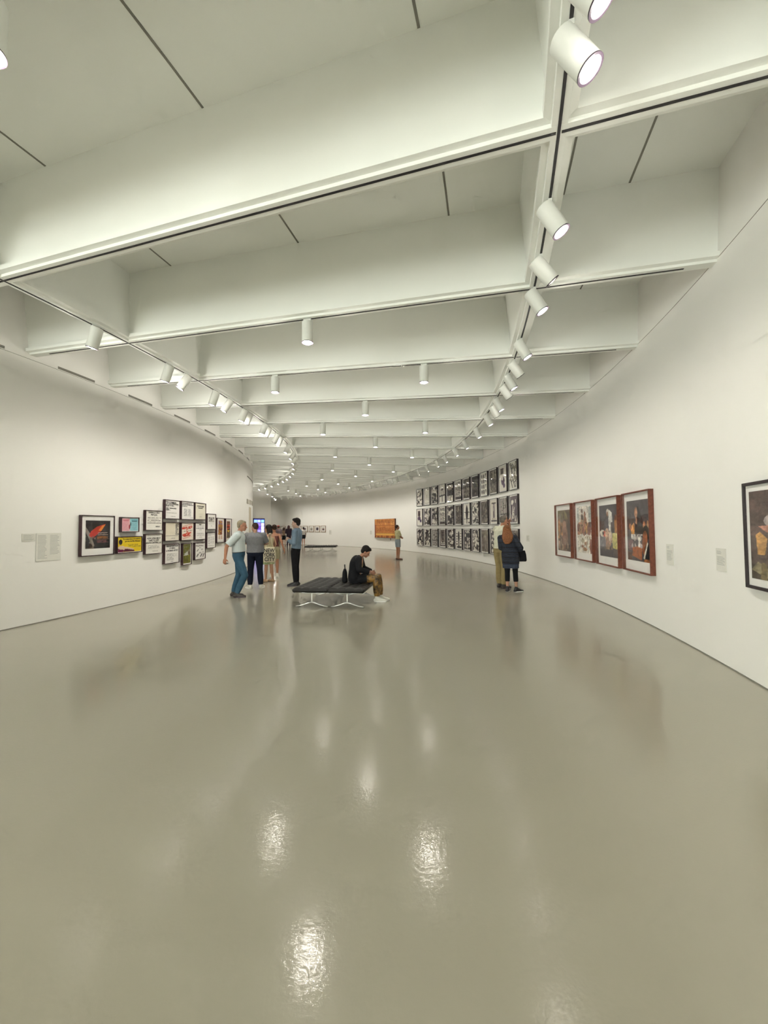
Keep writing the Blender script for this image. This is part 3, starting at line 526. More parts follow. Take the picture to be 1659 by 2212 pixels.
# thirty-six framed black and white prints, three rows of twelve
def bw_shapes(i, rng):
    """flat black shapes on a pale sheet; every print its own design"""
    s = []
    K = (48, 38, 46); G = (120, 110, 104); P = (242, 237, 226); r = rng.random
    t = BWT[i]
    if t == 'rects':
        for j in range(4): a = .08+.1*j; s += [('r', a, a*.8, 1-a, 1-a*.8, G if j % 2 == 0 else P), ('r', a+.025, a*.8+.015, 1-a-.025, 1-a*.8-.015, P)]
        s += [('r', .46, .3, .54, .62, G)]
    elif t == 'strap': s += [('l', 0, .36, 1, .40, .09, K), ('l', .5, .36, .5, .05, .1, K), ('E', .5, .56, .24, .2, .08, K), ('l', .3, .74, .7, .76, .09, K), ('l', .0, .38, .2, .36, .12, K)]
    elif t == 'dome': s += [('r', 0, .32, 1, .72, K), ('e', .5, .74, .36, .2, (150, 140, 128)), ('r', 0, .9, 1, 1, K), ('r', 0, .3, 1, .62, K), ('n', 0, 0, 1, .3, 8, 8, .5, (160, 150, 138))]
    elif t == 'letters':
        s += [('r', .02, .02, .98, .16, (70, 58, 62))]
        for y0, y1 in ((.8, .95), (.46, .7), (.2, .42)):
            for j in range(3):
                x = .08+.3*j
                if j % 3 == 0: s += [('l', x, y0, x+.1, y1, .07, K), ('l', x+.2, y0, x+.1, y1, .07, K)]
                elif j % 3 == 1: s += [('E', x+.12, (y0+y1)/2, .14, (y1-y0)/2, .07, K)]
                else: s += [('r', x, y0, x+.07, y1, K), ('r', x, y0, x+.24, y0+.03, K), ('l', x, y1, x+.22, (y0+y1)/2, .06, K)]
    elif t == 'dark': s += [('r', 0, 0, 1, 1, K), ('n', 0, .4, 1, .8, 6, 10, .72, (96, 100, 70)), ('l', .14, .46, .1, .62, .05, (180, 170, 150)), ('e', .56, .16, .06, .06, (150, 140, 120)), ('l', .4, .9, .44, .7, .04, (90, 84, 70))]
    elif t == 'ovals':
        for a in range(3):
            for b in range(4):
                x, y = .2+.3*a, .14+.24*b
                s += [('e', x, y, .1, .1, K)] if a == 0 else ([('r', x-.09, y-.1, x+.09, y+.09, K)] if a == 1 else [('t', [(x-.1, y+.1), (x, y-.11), (x+.1, y+.1)], K)])
    elif t == 'gray': s += [('r', 0, 0, 1, 1, (96, 86, 82)), ('n', 0, 0, 1, 1, 9, 20, .5, (62, 52, 54)), ('n', 0, 0, 1, 1, 7, 12, .68, (150, 142, 128)), ('l', .4, .7, .5, .9, .08, (170, 162, 146))]
    elif t == 'block': s += [('r', .16, .56, .62, .92, (92, 72, 72)), ('e', .4, .42, .3, .14, (110, 80, 110)), ('r', .54, .16, .86, .34, (84, 66, 100)), ('t', [(.2, .3), (.4, .1), (.5, .3)], P)]
    elif t == 'script': s += [('l', .1, .95, .4, .6, .1, K), ('l', .4, .95, .3, .55, .07, K), ('l', .5, .9, .8, .65, .09, K), ('l', .85, .95, .6, .5, .06, K), ('E', .3, .36, .2, .1, .06, K), ('l', .2, .3, .4, .02, .08, K), ('l', .5, .34, .7, .04, .1, K), ('l', .62, .2, .95, .3, .06, K), ('l', .9, .28, .8, .02, .08, K), ('n', 0, .3, 1, 1, 6, 9, .66, (130, 120, 100))]
    elif t == 'figure':
        s += [('e', .52, .55, .22, .34, K), ('e', .52, .84, .09, .11, K), ('l', .05, .6, .95, .58, .05, K), ('l', .05, .24, .95, .26, .05, K), ('l', .5, .3, .5, .04, .14, K), ('e', .86, .05, .12, .05, K)]
    elif t == 'door': s += [('r', .1, .05, .95, .12, K), ('r', .22, .14, .8, .9, (190, 180, 160)), ('r', .3, .18, .74, .86, P), ('r', .4, .22, .64, .84, (98, 78, 88)), ('l', .5, .8, .46, .5, .05, P), ('r', .2, .84, .82, .88, K), ('l', .46, .5, .58, .26, .04, (60, 48, 60))]
    elif t == 'bars':
        for j in range(6): x = .04+.165*j; s += [('r', x, 0, x+.085+.03*r(), 1, K)]
        s += [('r', 0, .32, 1, .36, K), ('n', 0, 0, 1, 1, 6, 20, .66, (120, 108, 100))]
    elif t == 'nest':
        for j in range(6):
            a = .03+.07*j; s += [('r', a, .04+.05*j, 1-a, 1-.3*a, K if j % 2 == 0 else P)]
        s += [('r', .2, .32, .8, .97, (92, 80, 78)), ('e', .5, .6, .16, .28, (70, 56, 58)), ('n', .2, .3, .8, .95, 7, 12, .64, (140, 128, 120))]
    elif t == 'totem':
        s += [('e', .5, .62, .15, .3, K), ('l', .5, .4, .5, .1, .16, K), ('r', .2, .02, .95, .12, K)]
        for j in range(5): s += [('r', .06, .2+.14*j, .3, .25+.14*j, K), ('r', .7, .24+.13*j, .94, .29+.13*j, G)]
    elif t == 'cells':
        s += [('r', 0, 0, 1, 1, K)]
        for a in range(3):
            for b in range(5):
                if r() > .15: s += [('e', .18+.32*a+.05*r(), .1+.2*b+.04*r(), .09+.05*r(), .07+.03*r(), P)]
        s += [('n', 0, 0, 1, 1, 7, 12, .68, K)]
    elif t == 'streak': s += [('r', 0, 0, 1, 1, (128, 116, 108)), ('n', 0, 0, 1, 1, 16, 6, .55, (92, 80, 76)), ('n', 0, 0, 1, 1, 18, 7, .7, (176, 168, 152)), ('l', .56, .1, .6, .95, .03, (205, 198, 180)), ('n', 0, 0, .4, .2, 8, 6, .6, (96, 70, 40))]
    elif t == 'purple': s += [('r', .04, 0, 1, 1, (98, 84, 96)), ('t', [(.14, .7), (.3, .66), (.5, .76), (.5, .84), (.16, .86)], P), ('e', .74, .8, .07, .08, P), ('l', .3, .4, .4, .6, .07, P), ('l', .46, .42, .6, .56, .08, P), ('l', .2, .1, .5, .34, .07, P), ('E', .4, .24, .2, .1, .05, P), ('l', .7, .1, .8, .24, .06, P), ('t', [(.86, 0), (1, 0), (1, .2)], P), ('n', .2, .02, .8, .4, 9, 12, .72, P)]
    elif t == 'hole': s += [('r', .18, .68, .62, .92, (78, 60, 60)), ('e', .5, .4, .26, .18, (90, 62, 92)), ('e', .66, .2, .14, .1, (84, 58, 100)), ('e', .45, .5, .1, .08, P)]
    else:                                              # 'jumble': collage of strokes and lumps
        dk = r() > .35
        if dk: s += [('r', 0, 0, 1, 1, K)]
        s += [('n', 0, 0, 1, 1, 5, 9, .56, P if dk else K), ('n', 0, 0, 1, 1, 8, 14, .66, G)]
        for j in range(5):
            x, y = r(), r(); c = (K, P, P if dk else K)[int(r()*3)]
            s += [('l', x, y, x+.4*(r()-.5), y+.3*(r()-.5), .05+.08*r(), c)] if r() > .4 else [('E', x, y, .1+.1*r(), .06+.06*r(), .06, c)]
    return s
BWT = ['jumble', 'rects', 'jumble', 'strap', 'dome', 'letters', 'gray', 'dark', 'ovals', 'gray', 'hole', 'script',
       'block', 'jumble', 'jumble', 'letters', 'jumble', 'gray', 'figure', 'jumble', 'gray', 'door', 'bars', 'purple',
       'jumble', 'jumble', 'bars', 'nest', 'jumble', 'totem', 'cells', 'jumble', 'streak', 'cells', 'jumble', 'streak']
BWD = {'rects': 'of nested pale rectangles', 'strap': 'of a strapped oval', 'dome': 'of a dark block under a dome', 'letters': 'of rows of letter forms', 'gray': 'of grey mottling', 'dark': 'that is nearly all black', 'ovals': 'of dark ovals and wedges',
       'block': 'of loose purple grey blocks', 'script': 'of bold script strokes', 'figure': 'of a dark pointed figure', 'door': 'of a purple figure in a doorway', 'bars': 'of dark upright bars', 'nest': 'of nested dark frames', 'totem': 'of a dark totem', 'cells': 'of pale cells on black',
       'streak': 'of grey upright streaks', 'purple': 'of white strokes on purple', 'hole': 'of a dark square and lumps', 'jumble': 'of jumbled shapes'}
rng = np.random.default_rng(11)
for row in range(3):
    for c in range(12):
        i = row*12+c; th = .3785-.0292*c
        lab = '%s, %s from left in the %s grid row' % (BWD[BWT[i]].replace('of ', 'print of ', 1).replace('that is', 'print') if True else '', ORD[c+1], ('top', 'middle', 'bottom')[row])
        framed(lab, 'grid of black and white prints on the right wall', RO, True, th, (2.835, 1.635, .435)[row], .785, 1.03, .075, .012, 'black', (.04, .045, .05), bw_shapes(i, rng), (243, 238, 228), 34, 46, 20+i, recess=.02)

# wooden relief panel and the far row of small frames
th, ww, z0, h = from_px((808, 1122), (851.3, 1120), (852.2, 1163), (809, 1161), RO-.14, False)
loc, mt = wall_frame(RO, th, True)
t = thing('wooden_relief_picture', 'wide orange brown wooden panel covered in burnt marks on the far right wall', 'artwork', loc+Vector((0, 0, z0)), mt)
sh = [('n', 0, 0, 1, 1, 30, 5, .55, (196, 128, 66)), ('r', 0, .66, 1, .68, (110, 58, 30)), ('r', 0, .23, 1, .26, (104, 52, 26)), ('r', .06, .13, 1, .23, (222, 170, 84)), ('r', 0, 0, .06, 1, (140, 72, 50)), ('n', 0, .68, 1, 1, 24, 4, .64, (214, 150, 80)), ('n', 0, 0, 1, .13, 26, 4, .55, (140, 74, 40))]
r_ = random.Random(4)
for j in range(16): sh.append(('l', .08+.056*j, .78+.04*r_.random(), .08+.056*j+.02*(r_.random()-.5), .92+.03*r_.random(), .012+.012*r_.random(), (84, 42, 24)))
for j in range(14): sh.append(('E', .1+.062*j, .45+.08*(r_.random()-.5), .02+.012*r_.random(), .07+.05*r_.random(), .012, (128, 66, 34)))
for j in range(18): sh.append(('l', .06+.052*j, .36, .07+.052*j, .33+.06*r_.random(), .012, (120, 60, 30)))
for j in range(10): sh.append(('e', .93, .05+.1*j, .012, .03, (96, 50, 28)))
bm = bmesh.new(); box(bm, -ww/2, ww/2, -.138, -.004, 0, h); bmesh.ops.bevel(bm, geom=list(bm.edges), offset=.008, segments=1, affect='EDGES'); from_bm('panel_body', bm, mat('dark wood edge', (.13, .05, .03), .6, col2=(.09, .035, .02), scale=12), t)
canvas('carved_face', t, -ww/2+.012, ww/2-.012, .012, h-.012, -.1395, sh, (190, 118, 60), 130, 62, 8)
bm = bmesh.new(); box(bm, .74*ww-ww/2, .755*ww-ww/2, -.05, -.03, -.16, 0.0); from_bm('support_peg', bm, M['brown'], t)
far = [(599, 0), (611.5, 1), (629, 0), (645, 0), (658.6, 2), (672.5, 3), (685, 4), (698, 5)]
for i, (px, kd) in enumerate(far):
    th, _ = on_cyl(px, 1143, RO-.05, False)
    shp = [[('r', .1, .1, .9, .5, (110, 96, 110)), ('n', .1, .1, .9, .9, 6, 6, .6, (90, 80, 96))], [('r', 0, 0, 1, .35, (96, 60, 84)), ('n', 0, .2, 1, .7, 7, 6, .55, (120, 70, 90))], [('r', .1, .3, .8, .8, (90, 60, 80)), ('e', .6, .4, .3, .25, (80, 60, 70))], [('r', 0, 0, 1, 1, (178, 172, 156)), ('r', .1, 0, .9, .3, (140, 134, 120))],
           [('r', 0, 0, 1, 1, (60, 40, 60)), ('r', .42, .3, .6, .8, (190, 180, 180))], [('r', 0, 0, 1, .45, (100, 66, 66)), ('r', .1, .45, .9, .6, (150, 110, 100))]][kd]
    framed('%s small pale wood framed photograph from the left on the far wall' % ORD[i+1], 'small framed photographs on the far wall', RO, True, th, 1.19+(.08 if i in (2, 3) else 0)*0, .68 if i != 3 else .74, .56, .05, .03, 'brass', (.15, .13, .13), shp, (205, 198, 186), 24, 18, i, recess=.015, name='framed_photograph', cat='framed photograph')

# wall labels
def wlabel(TL, BR, R, near, right, label, cols):
    (ta, z1), (tb, z0) = on_cyl(*TL, R, near), on_cyl(*BR, R, near)
    w, h = R*abs(ta-tb), z1-z0; loc, mt = wall_frame(R, (ta+tb)/2, right)
    t = thing('wall_label', label, 'wall label', loc+Vector((0, 0, z0)), mt, 'text labels on the walls')
    bm = bmesh.new(); box(bm, -w/2, w/2, -.007, -.001, 0, h); from_bm('card', bm, M['label'], t)
    bm = bmesh.new(); rr = random.Random(len(label))
    for x0, x1, y0, y1, nl in cols:
        dz = (y1-y0)*h/nl
        for j in range(nl):
            e = x1-(x1-x0)*.3*rr.random(); box(bm, x0*w-w/2, e*w-w/2, -.0082, -.0065, y0*h+dz*(j+.3), y0*h+dz*(j+.62))
    o = from_bm('text', bm, M['text'], t)
wlabel((47, 1153), (75.5, 1169), RI, True, False, 'small grey text label, leftmost on the left wall', [(.08, .92, .1, .9, 6)])
wlabel((78, 1152), (130.5, 1209), RI, True, False, 'large two column text label beside the red flare poster', [(.06, .44, .08, .94, 18), (.54, .94, .22, .94, 15)])
wlabel((1440, 1175), (1456.5, 1221), RO, False, True, 'narrow text label right beside the fourth brown framed print', [(.1, .5, .78, .92, 3), (.1, .9, .2, .72, 10)])
wlabel((1547.5, 1184), (1571, 1236), RO, False, True, 'text label nearest to the large black framed print', [(.1, .6, .75, .9, 3), (.1, .9, .26, .66, 9)])
wlabel((1137.5, 1156), (1143.5, 1170), RO, False, True, 'small text label right of the grid of black and white prints', [(.1, .9, .2, .9, 6)])
wlabel((799.5, 1146), (803.5, 1155), RO, False, True, 'small text label left of the orange wooden panel', [(.1, .9, .2, .9, 5)])
wlabel((711, 1145), (716, 1155), RO, False, True, 'small text label right of the row of far photographs', [(.1, .9, .2, .9, 5)])

# video screen on the partition
def screen():
    er = Vector((math.cos(TP), math.sin(TP), 0)); nrm = Vector((math.sin(TP), -math.cos(TP), 0))
    def hit(px, py):
        d = Vector(ray(px, py)); p0 = pol(RI, TP)+nrm*.175; o = Vector((0, 0, S)); tt = (p0-o).dot(nrm)/d.dot(nrm); return o+d*tt
    a, b = hit(546.5, 1119.5), hit(570.8, 1119.5); c = hit(570.8, 1160)
    x0, x1 = (a-pol(0, 0)).dot(er), (b-pol(0, 0)).dot(er); z1, z0 = a.z, c.z
    mt = Matrix((er, -nrm, Vector((0, 0, 1)))).transposed()
    w, h = x1-x0, z1-z0
    t = thing('video_screen', 'tall glowing blue and white video screen on the grey partition wall', 'screen', pol((x0+x1)/2, TP, z0)+nrm*.176, mt)
    bm = bmesh.new(); box(bm, -w/2, w/2, -.08, -.001, 0, h); bmesh.ops.bevel(bm, geom=list(bm.edges), offset=.006, segments=1, affect='EDGES'); from_bm('casing', bm, M['bezel'], t)
    sh = [('r', 0, .0, 1, 1, (40, 40, 150))]
    cols = [(150, 200, 250), (190, 205, 250), (150, 225, 250), (200, 180, 250), (150, 120, 230), (240, 220, 255), (120, 80, 210), (110, 60, 190), (250, 245, 250), (90, 60, 180), (160, 150, 230), (225, 235, 250), (100, 90, 200), (140, 120, 220), (200, 200, 250)]
    for b_ in range(5):
        for a_ in range(3): sh.append(('r', .02+.33*a_, .975-.19*(b_+1)+.012, .02+.33*a_+.29, .975-.19*b_-.015, cols[(b_*3+a_) % 15]))
    o = canvas('display', t, -w/2+.03, w/2-.03, .03, h-.06, -.082, sh, (40, 40, 150), 40, 60)
    m, nt, bs = new_mat('screen glow'); at = nt.nodes.new('ShaderNodeAttribute'); at.attribute_name = 'Col'; bs.inputs['Base Color'].default_value = (.02, .02, .02, 1)
    nt.links.new(at.outputs['Color'], bs.inputs['Emission Color']); bs.inputs['Emission Strength'].default_value = 1.0
    o.data.materials.clear(); o.data.materials.append(m)
screen()

# ---------------------------------------------------------------- benches
def sweep(bm, pts, rad, n=10, sq=None):
    """tube through pts; rad: list of (rx, ry) in the frame (side, up)"""
    rows = []
    for i, p in enumerate(pts):
        d = (pts[min(i+1, len(pts)-1)]-pts[max(i-1, 0)]).normalized(); up = Vector((0, 0, 1)) if abs(d.z) < .9 else Vector((0, 1, 0))
        s = d.cross(up).normalized(); u = s.cross(d)
        rows.append([bm.verts.new(p+s*rad[i][0]*math.cos(2*PI*j/n)+u*rad[i][1]*math.sin(2*PI*j/n)) for j in range(n)])
    for a, b in zip(rows, rows[1:]):
        for j in range(n): bm.faces.new((a[j], a[(j+1) % n], b[(j+1) % n], b[j]))
    bm.faces.new(rows[0][::-1]); bm.faces.new(rows[-1])
def cushion_me(w, l, z0, z1, nw, nl, seed=0):
    nx, ny = nw*7+1, nl*7+1; bm = bmesh.new(); top = []
    for j in range(ny):
        rw = []
        for i in range(nx):
            u, v = i/(nx-1), j/(ny-1); a, b = math.sin(PI*u*nw)**2, math.sin(PI*v*nl)**2
            e = min(1, min(u, 1-u)*w/.03, min(v, 1-v)*l/.03); z = z1-.022+.022*(a*b)**.3*(.6+.4*e)-.02*(1-e)
            rw.append(bm.verts.new(((u-.5)*w, v*l, z)))
        top.append(rw)
    bot = [[bm.verts.new((x.co.x, x.co.y, z0)) for x in rw] for rw in (top[0], top[-1])]
    for j in range(ny-1):
        for i in range(nx-1): bm.faces.new((top[j][i], top[j][i+1], top[j+1][i+1], top[j+1][i]))
    lo = {}
    def low(v):
        if v not in lo: lo[v] = bm.verts.new((v.co.x*.985, l/2+(v.co.y-l/2)*.99, z0))
        return lo[v]
    for rw in bot:
        for v in rw: bm.verts.remove(v)
    rim = [top[0][i] for i in range(nx)]+[top[j][-1] for j in range(1, ny)]+[top[-1][i] for i in range(nx-2, -1, -1)]+[top[j][0] for j in range(ny-2, 0, -1)]
    mid = [bm.verts.new((v.co.x*1.012, l/2+(v.co.y-l/2)*1.006, (z0+z1)/2)) for v in rim]; bt = [bm.verts.new((v.co.x*.985, l/2+(v.co.y-l/2)*.99, z0)) for v in rim]
    n = len(rim)
    for i in range(n):
        k = (i+1) % n; bm.faces.new((rim[i], mid[i], mid[k], rim[k])); bm.faces.new((mid[i], bt[i], bt[k], mid[k]))
    bm.faces.new(bt); return bm
def bench(label, loc, rz, nmod, mw, l, nl, legs):
    t = thing('bench', label, 'bench', loc, (0, 0, rz)); z0, z1 = .30, .40
    for i in range(nmod):
        x = (i-(nmod-1)/2)*mw
        bm = cushion_me(mw-.014, l, z0, z1, 4, nl); bmesh.ops.translate(bm, verts=bm.verts, vec=(x, 0, 0)); from_bm('cushion', bm, M['leather'], t, True)
        for y in legs:
            bm = bmesh.new()
            sweep(bm, [Vector((x, y, z)) for z in (.085, .14, .22, .272)], [(.017, .017), (.0145, .0145), (.0145, .0145), (.018, .018)])
            for s in (-1, 1):
                sweep(bm, [Vector((x+s*q, y, z)) for q, z in ((0, .095), (.06, .084), (.15, .052), (.25, .024), (.325, .0125))], [(.018, .016), (.018, .0145), (.018, .0115), (.018, .010), (.016, .0095)])
                sweep(bm, [Vector((x+s*q, y, z)) for q, z in ((0, .268), (.12, .272), (.24, .284), (.335, .296))], [(.02, .012), (.02, .010), (.018, .008), (.018, .006)])
            from_bm('leg', bm, M['alu'], t, True)
        bm = bmesh.new()
        for s in (-1, 1): sweep(bm, [Vector((x+s*(mw/2-.02), y, .29)) for y in (.02, l/2, l-.02)], [(.012, .014)]*3)
        from_bm('side_rail', bm, M['alu'], t, True)
    return t
b1c = Vector((-1.10, 7.98, 0)); B1R = math.radians(-7.5)
bench('black quilted leather bench on white metal pedestals, nearest to the camera', b1c, B1R, 2, .71, 1.72, 9, (.14, 1.5))
bench('long black leather bench far away in front of the framed photographs', Vector((-4.13, 26.6, 0)), math.radians(2), 3, .68, 1.4, 7, (.2, 1.2))

# ---------------------------------------------------------------- people
def capsule(bm, a, b, ra, rb, n=14, ends=(True, True)):
    d = b-a; L = d.length; q = d.to_track_quat('Z', 'Y').to_matrix() if L > 1e-6 else Matrix.Identity(3); rows = []; pr = []
    if ends[0]: pr += [(ra*math.cos(t), -ra*math.sin(t)) for t in (1.2, .75, .35)]
    pr += [(ra, 0), (rb, L)]
    if ends[1]: pr += [(rb*math.cos(t), L+rb*math.sin(t)) for t in (.35, .75, 1.2)]
    for r, z in pr: rows.append([bm.verts.new(a+q @ Vector((r*math.cos(2*PI*i/n), r*math.sin(2*PI*i/n), z))) for i in range(n)])
    for p, s in zip(rows, rows[1:]):
        for i in range(n): bm.faces.new((p[i], p[(i+1) % n], s[(i+1) % n], s[i]))
    bm.faces.new(rows[0][::-1]); bm.faces.new(rows[-1])
def chain(bm, pts, rad, ends=(True, True)):
    for i in range(len(pts)-1):
        capsule(bm, pts[i], pts[i+1], rad[i], rad[i+1], ends=(ends[0] if i == 0 else True, ends[1] if i == len(pts)-2 else True))
def ell(bm, c, r, R=None, nu=18, nv=11):
    R = R or Matrix.Identity(3); rows = []
    for j in range(1, nv):
        t = PI*j/nv; rows.append([bm.verts.new(c+R @ Vector((r[0]*math.sin(t)*math.cos(2*PI*i/nu), r[1]*math.sin(t)*math.sin(2*PI*i/nu), r[2]*math.cos(t)))) for i in range(nu)])
    a, b = bm.verts.new(c+R @ Vector((0, 0, r[2]))), bm.verts.new(c-R @ Vector((0, 0, r[2])))
    for p, s in zip(rows, rows[1:]):
        for i in range(nu): bm.faces.new((p[i], s[i], s[(i+1) % nu], p[(i+1) % nu]))
    for i in range(nu): bm.faces.new((a, rows[0][i], rows[0][(i+1) % nu])); bm.faces.new((b, rows[-1][(i+1) % nu], rows[-1][i]))
def loft(bm, rings, n=22, power=2.0):
    rows = []
    for c, ax, ay in rings:
        rw = []
        for i in range(n):
            t = 2*PI*i/n; ct, st = math.cos(t), math.sin(t)
            f = (abs(ct)**power+abs(st)**power)**(-1/power); rw.append(bm.verts.new(c+ax*ct*f+ay*st*f))
        rows.append(rw)
    for p, s in zip(rows, rows[1:]):
        for i in range(n): bm.faces.new((p[i], p[(i+1) % n], s[(i+1) % n], s[i]))
    bm.faces.new(rows[0][::-1]); bm.faces.new(rows[-1])
def solid(name, bm, m, parent, vox, smooth=3, s=1.0):
    """fuse overlapping closed shapes into one continuous skin"""
    bmesh.ops.recalc_face_normals(bm, faces=bm.faces)
    if s != 1: bmesh.ops.scale(bm, verts=bm.verts, vec=(s, s, s))
    me = bpy.data.meshes.new('raw'); bm.to_mesh(me); bm.free()
    o = bpy.data.objects.new('raw', me); COL.objects.link(o)
    r = o.modifiers.new('r', 'REMESH'); r.mode = 'VOXEL'; r.voxel_size = vox; r.use_smooth_shade = True
    if smooth: sm = o.modifiers.new('s', 'SMOOTH'); sm.factor = .5; sm.iterations = smooth
    bpy.context.view_layer.update(); dg = bpy.context.evaluated_depsgraph_get()
    out = bpy.data.meshes.new_from_object(o.evaluated_get(dg)); out.name = name
    bpy.data.objects.remove(o); bpy.data.meshes.remove(me)
    out.materials.clear(); return link(name, out, m, parent, True)
V = Vector
TOR_M = ((0, .125, .10), (.07, .158, .112), (.14, .170, .118), (.28, .152, .108), (.45, .148, .104), (.65, .168, .116), (.80, .182, .118), (.90, .150, .095), (.955, .095, .072), (1, .062, .060))
TOR_F = ((0, .125, .10), (.07, .160, .115), (.15, .172, .120), (.28, .146, .104), (.45, .124, .092), (.65, .142, .110), (.80, .156, .104), (.90, .128, .084), (.955, .080, .062), (1, .052, .052))
class Person:
    def __init__(s, label, loc, yaw, h, female=False, bw=1.0, belly=0.0, spine=((0, .86), (.0, 1.2), (0, 1.5)), twist=0.0,
                 head=(0, 0, 0), neck=None, arms=None, legs=None, skin=(.52, .30, .20), vox=.0065, hands=(1, 1), curl=.5):
        s.S = h/1.75; s.vox = vox; s.f = female; s.bw = bw; s.belly = belly
        s.root = thing('person', label, 'person', loc, (0, 0, yaw))
        s.p = [V((q[0], q[1] if len(q) > 2 else 0, q[-1])) for q in spine]; s.twist = twist
        s.tor = TOR_F if female else TOR_M
        sw = (.158 if female else .185)*(1+.55*(bw-1))
        c, tg = s.spine(.875); ax = s.side(.875)
        s.sh = {'L': c+ax*sw, 'R': c-ax*sw}
        c0, _ = s.spine(.06); s.hip = {'L': c0+V((0, .088*(1+.5*(bw-1)), .0)), 'R': c0-V((0, .088*(1+.5*(bw-1)), .0))}
        s.el, s.wr = {}, {}
        for k, a in (arms or {'L': ((0, .23, 1.13), (.08, .24, .88)), 'R': ((0, -.23, 1.13), (.08, -.24, .88))}).items(): s.el[k], s.wr[k] = V(a[0]), V(a[1])
        s.kn, s.an, s.fd = {}, {}, {}
        for k, a in (legs or {'L': ((.02, .095, .5), (0, .1, .085), .15), 'R': ((.02, -.095, .5), (0, -.1, .085), -.15)}).items():
            s.kn[k], s.an[k] = V(a[0]), V(a[1]); s.fd[k] = V((math.cos(a[2]), math.sin(a[2]), 0)) if len(a) < 4 else V(a[3]).normalized()
        s.nk = s.spine(1)[0]; t = s.spine(1)[1]
        s.HR = (Matrix.Rotation(head[1], 3, 'Z') @ Matrix.Rotation(head[0], 3, 'Y') @ Matrix.Rotation(head[2], 3, 'X'))
        nd = V(neck).normalized() if neck else (t*.7+V((0, 0, .3))).normalized()
        s.hc = s.nk+nd*.085+s.HR @ V((.018, 0, .062))
        s.skin = mat('skin', skin, .55, col2=tuple(c*.9 for c in skin), scale=25, spec=.35)
        s.af = .86 if female else 1.0*(1+.25*(bw-1)); s.lf = .95 if female else 1.0*(1+.3*(bw-1))
        s.hands = hands; s.curl = curl; s.body()
    def spine(s, u):
        a, b, c = s.p; q = a*(1-u)**2+b*2*u*(1-u)+c*u*u; t = (b-a)*2*(1-u)+(c-b)*2*u; return q, t.normalized()
    def side(s, u): return Matrix.Rotation(s.twist*u, 3, 'Z') @ V((0, 1, 0))
    def rings(s, u0, u1, off, flare=0.0):
        us = [u for u, _, _ in s.tor]; out = []; n = 14
        for i in range(n+1):
            u = u0+(u1-u0)*i/n; hw = float(np.interp(u, us, [r[1] for r in s.tor])); hd = float(np.interp(u, us, [r[2] for r in s.tor]))
            c, t = s.spine(u); sd = s.side(u); fw = sd.cross(t).normalized(); b = max(0, 1-((u-.38)/.3)**2)*s.belly
            fl = flare*max(0, .5-u); k = s.bw if u < .9 else 1+(s.bw-1)*(1-u)*10
            out.append((c+fw*b*.5, fw*(hd*k+off+b*.5+fl), sd*(hw*k+off+b*.35+fl)))
        return out
    def arm(s, bm, k, off, fr, end=True):
        a, e, w = s.sh[k], s.el[k], s.wr[k]; f = s.af
        m = a+(e-a)*.45; pts, rad = [a, m, e], [.056*f, .050*f, .041*f]
        q = e+(w-e)*.3; full = [(a, .056), (m, .049), (e, .041), (q, .041), (w, .027)]; pos = [0, .45, 1, 1.3, 2]
        pts, rad = [], []
        for (p_, r_), t in zip(full, pos):
            if t <= fr: pts.append(p_); rad.append(r_*f+off)
        if fr < 2:
            i = max(j for j in range(5) if pos[j] <= fr)
            if pos[i] < fr: u = (fr-pos[i])/(pos[i+1]-pos[i]); pts.append(full[i][0].lerp(full[i+1][0], u)); rad.append((full[i][1]*(1-u)+full[i+1][1]*u)*f+off*1.15)
        chain(bm, pts, rad, (True, end))
    def leg(s, bm, k, off, fr, end=True, taper=1.0):
        h, n, a = s.hip[k], s.kn[k], s.an[k]; f = s.lf
        m = h+(n-h)*.4; c = n+(a-n)*.28; d = n+(a-n)*.65
        full = [(h, .088), (m, .078), (n, .056), (c, .056), (d, .044), (a, .034)]; pos = [0, .4, 1, 1.28, 1.65, 2]; pts, rad = [], []
        for (p_, r_), t in zip(full, pos):
            if t <= fr: pts.append(p_); rad.append((r_*f+off) if t < 1.2 else max(r_*f+off, (.05*f+off)*(taper if t > 1.2 else 1)*.98))
        if off == 0: rad = [r_*f for (p_, r_), t in zip(full, pos) if t <= fr]
        if fr < 2:
            i = max(j for j in range(6) if pos[j] <= fr)
            if pos[i] < fr: u = (fr-pos[i])/(pos[i+1]-pos[i]); pts.append(full[i][0].lerp(full[i+1][0], u)); rad.append((full[i][1]*(1-u)+full[i+1][1]*u)*f+off*1.2)
        chain(bm, pts, rad, (True, end))
    def hand(s, bm, k):
        w = s.wr[k]; d = (w-s.el[k]).normalized(); sg = 1 if k == 'L' else -1
        inn = V((0, -sg, 0)); n = (inn-d*inn.dot(d))
        if n.length < .2: n = V((-1, 0, 0))-d*V((-1, 0, 0)).dot(d)
        n.normalize(); sd = d.cross(n); sd = sd if sd.dot(V((1, 0, .4))) > 0 else -sd      # thumb side
        R = Matrix((d, sd, n)).transposed(); ell(bm, w+d*.048, (.056, .040, .0165), R); capsule(bm, w-d*.03, w+d*.03, .026, .024)
        for i, L in enumerate((.070, .080, .075, .058)):
            b = w+d*.085+sd*(.030-.0205*i); c = s.curl*(1+.12*i); d1 = (d*math.cos(c*.6)+n*math.sin(c*.6)); d2 = (d*math.cos(c*1.5)+n*math.sin(c*1.5)); d3 = (d*math.cos(c*2.2)+n*math.sin(c*2.2))
            p1 = b+d1*L*.45; p2 = p1+d2*L*.33; p3 = p2+d3*L*.25; chain(bm, [b-d*.02, b, p1, p2, p3], [.0095, .0095, .009, .0085, .0075])
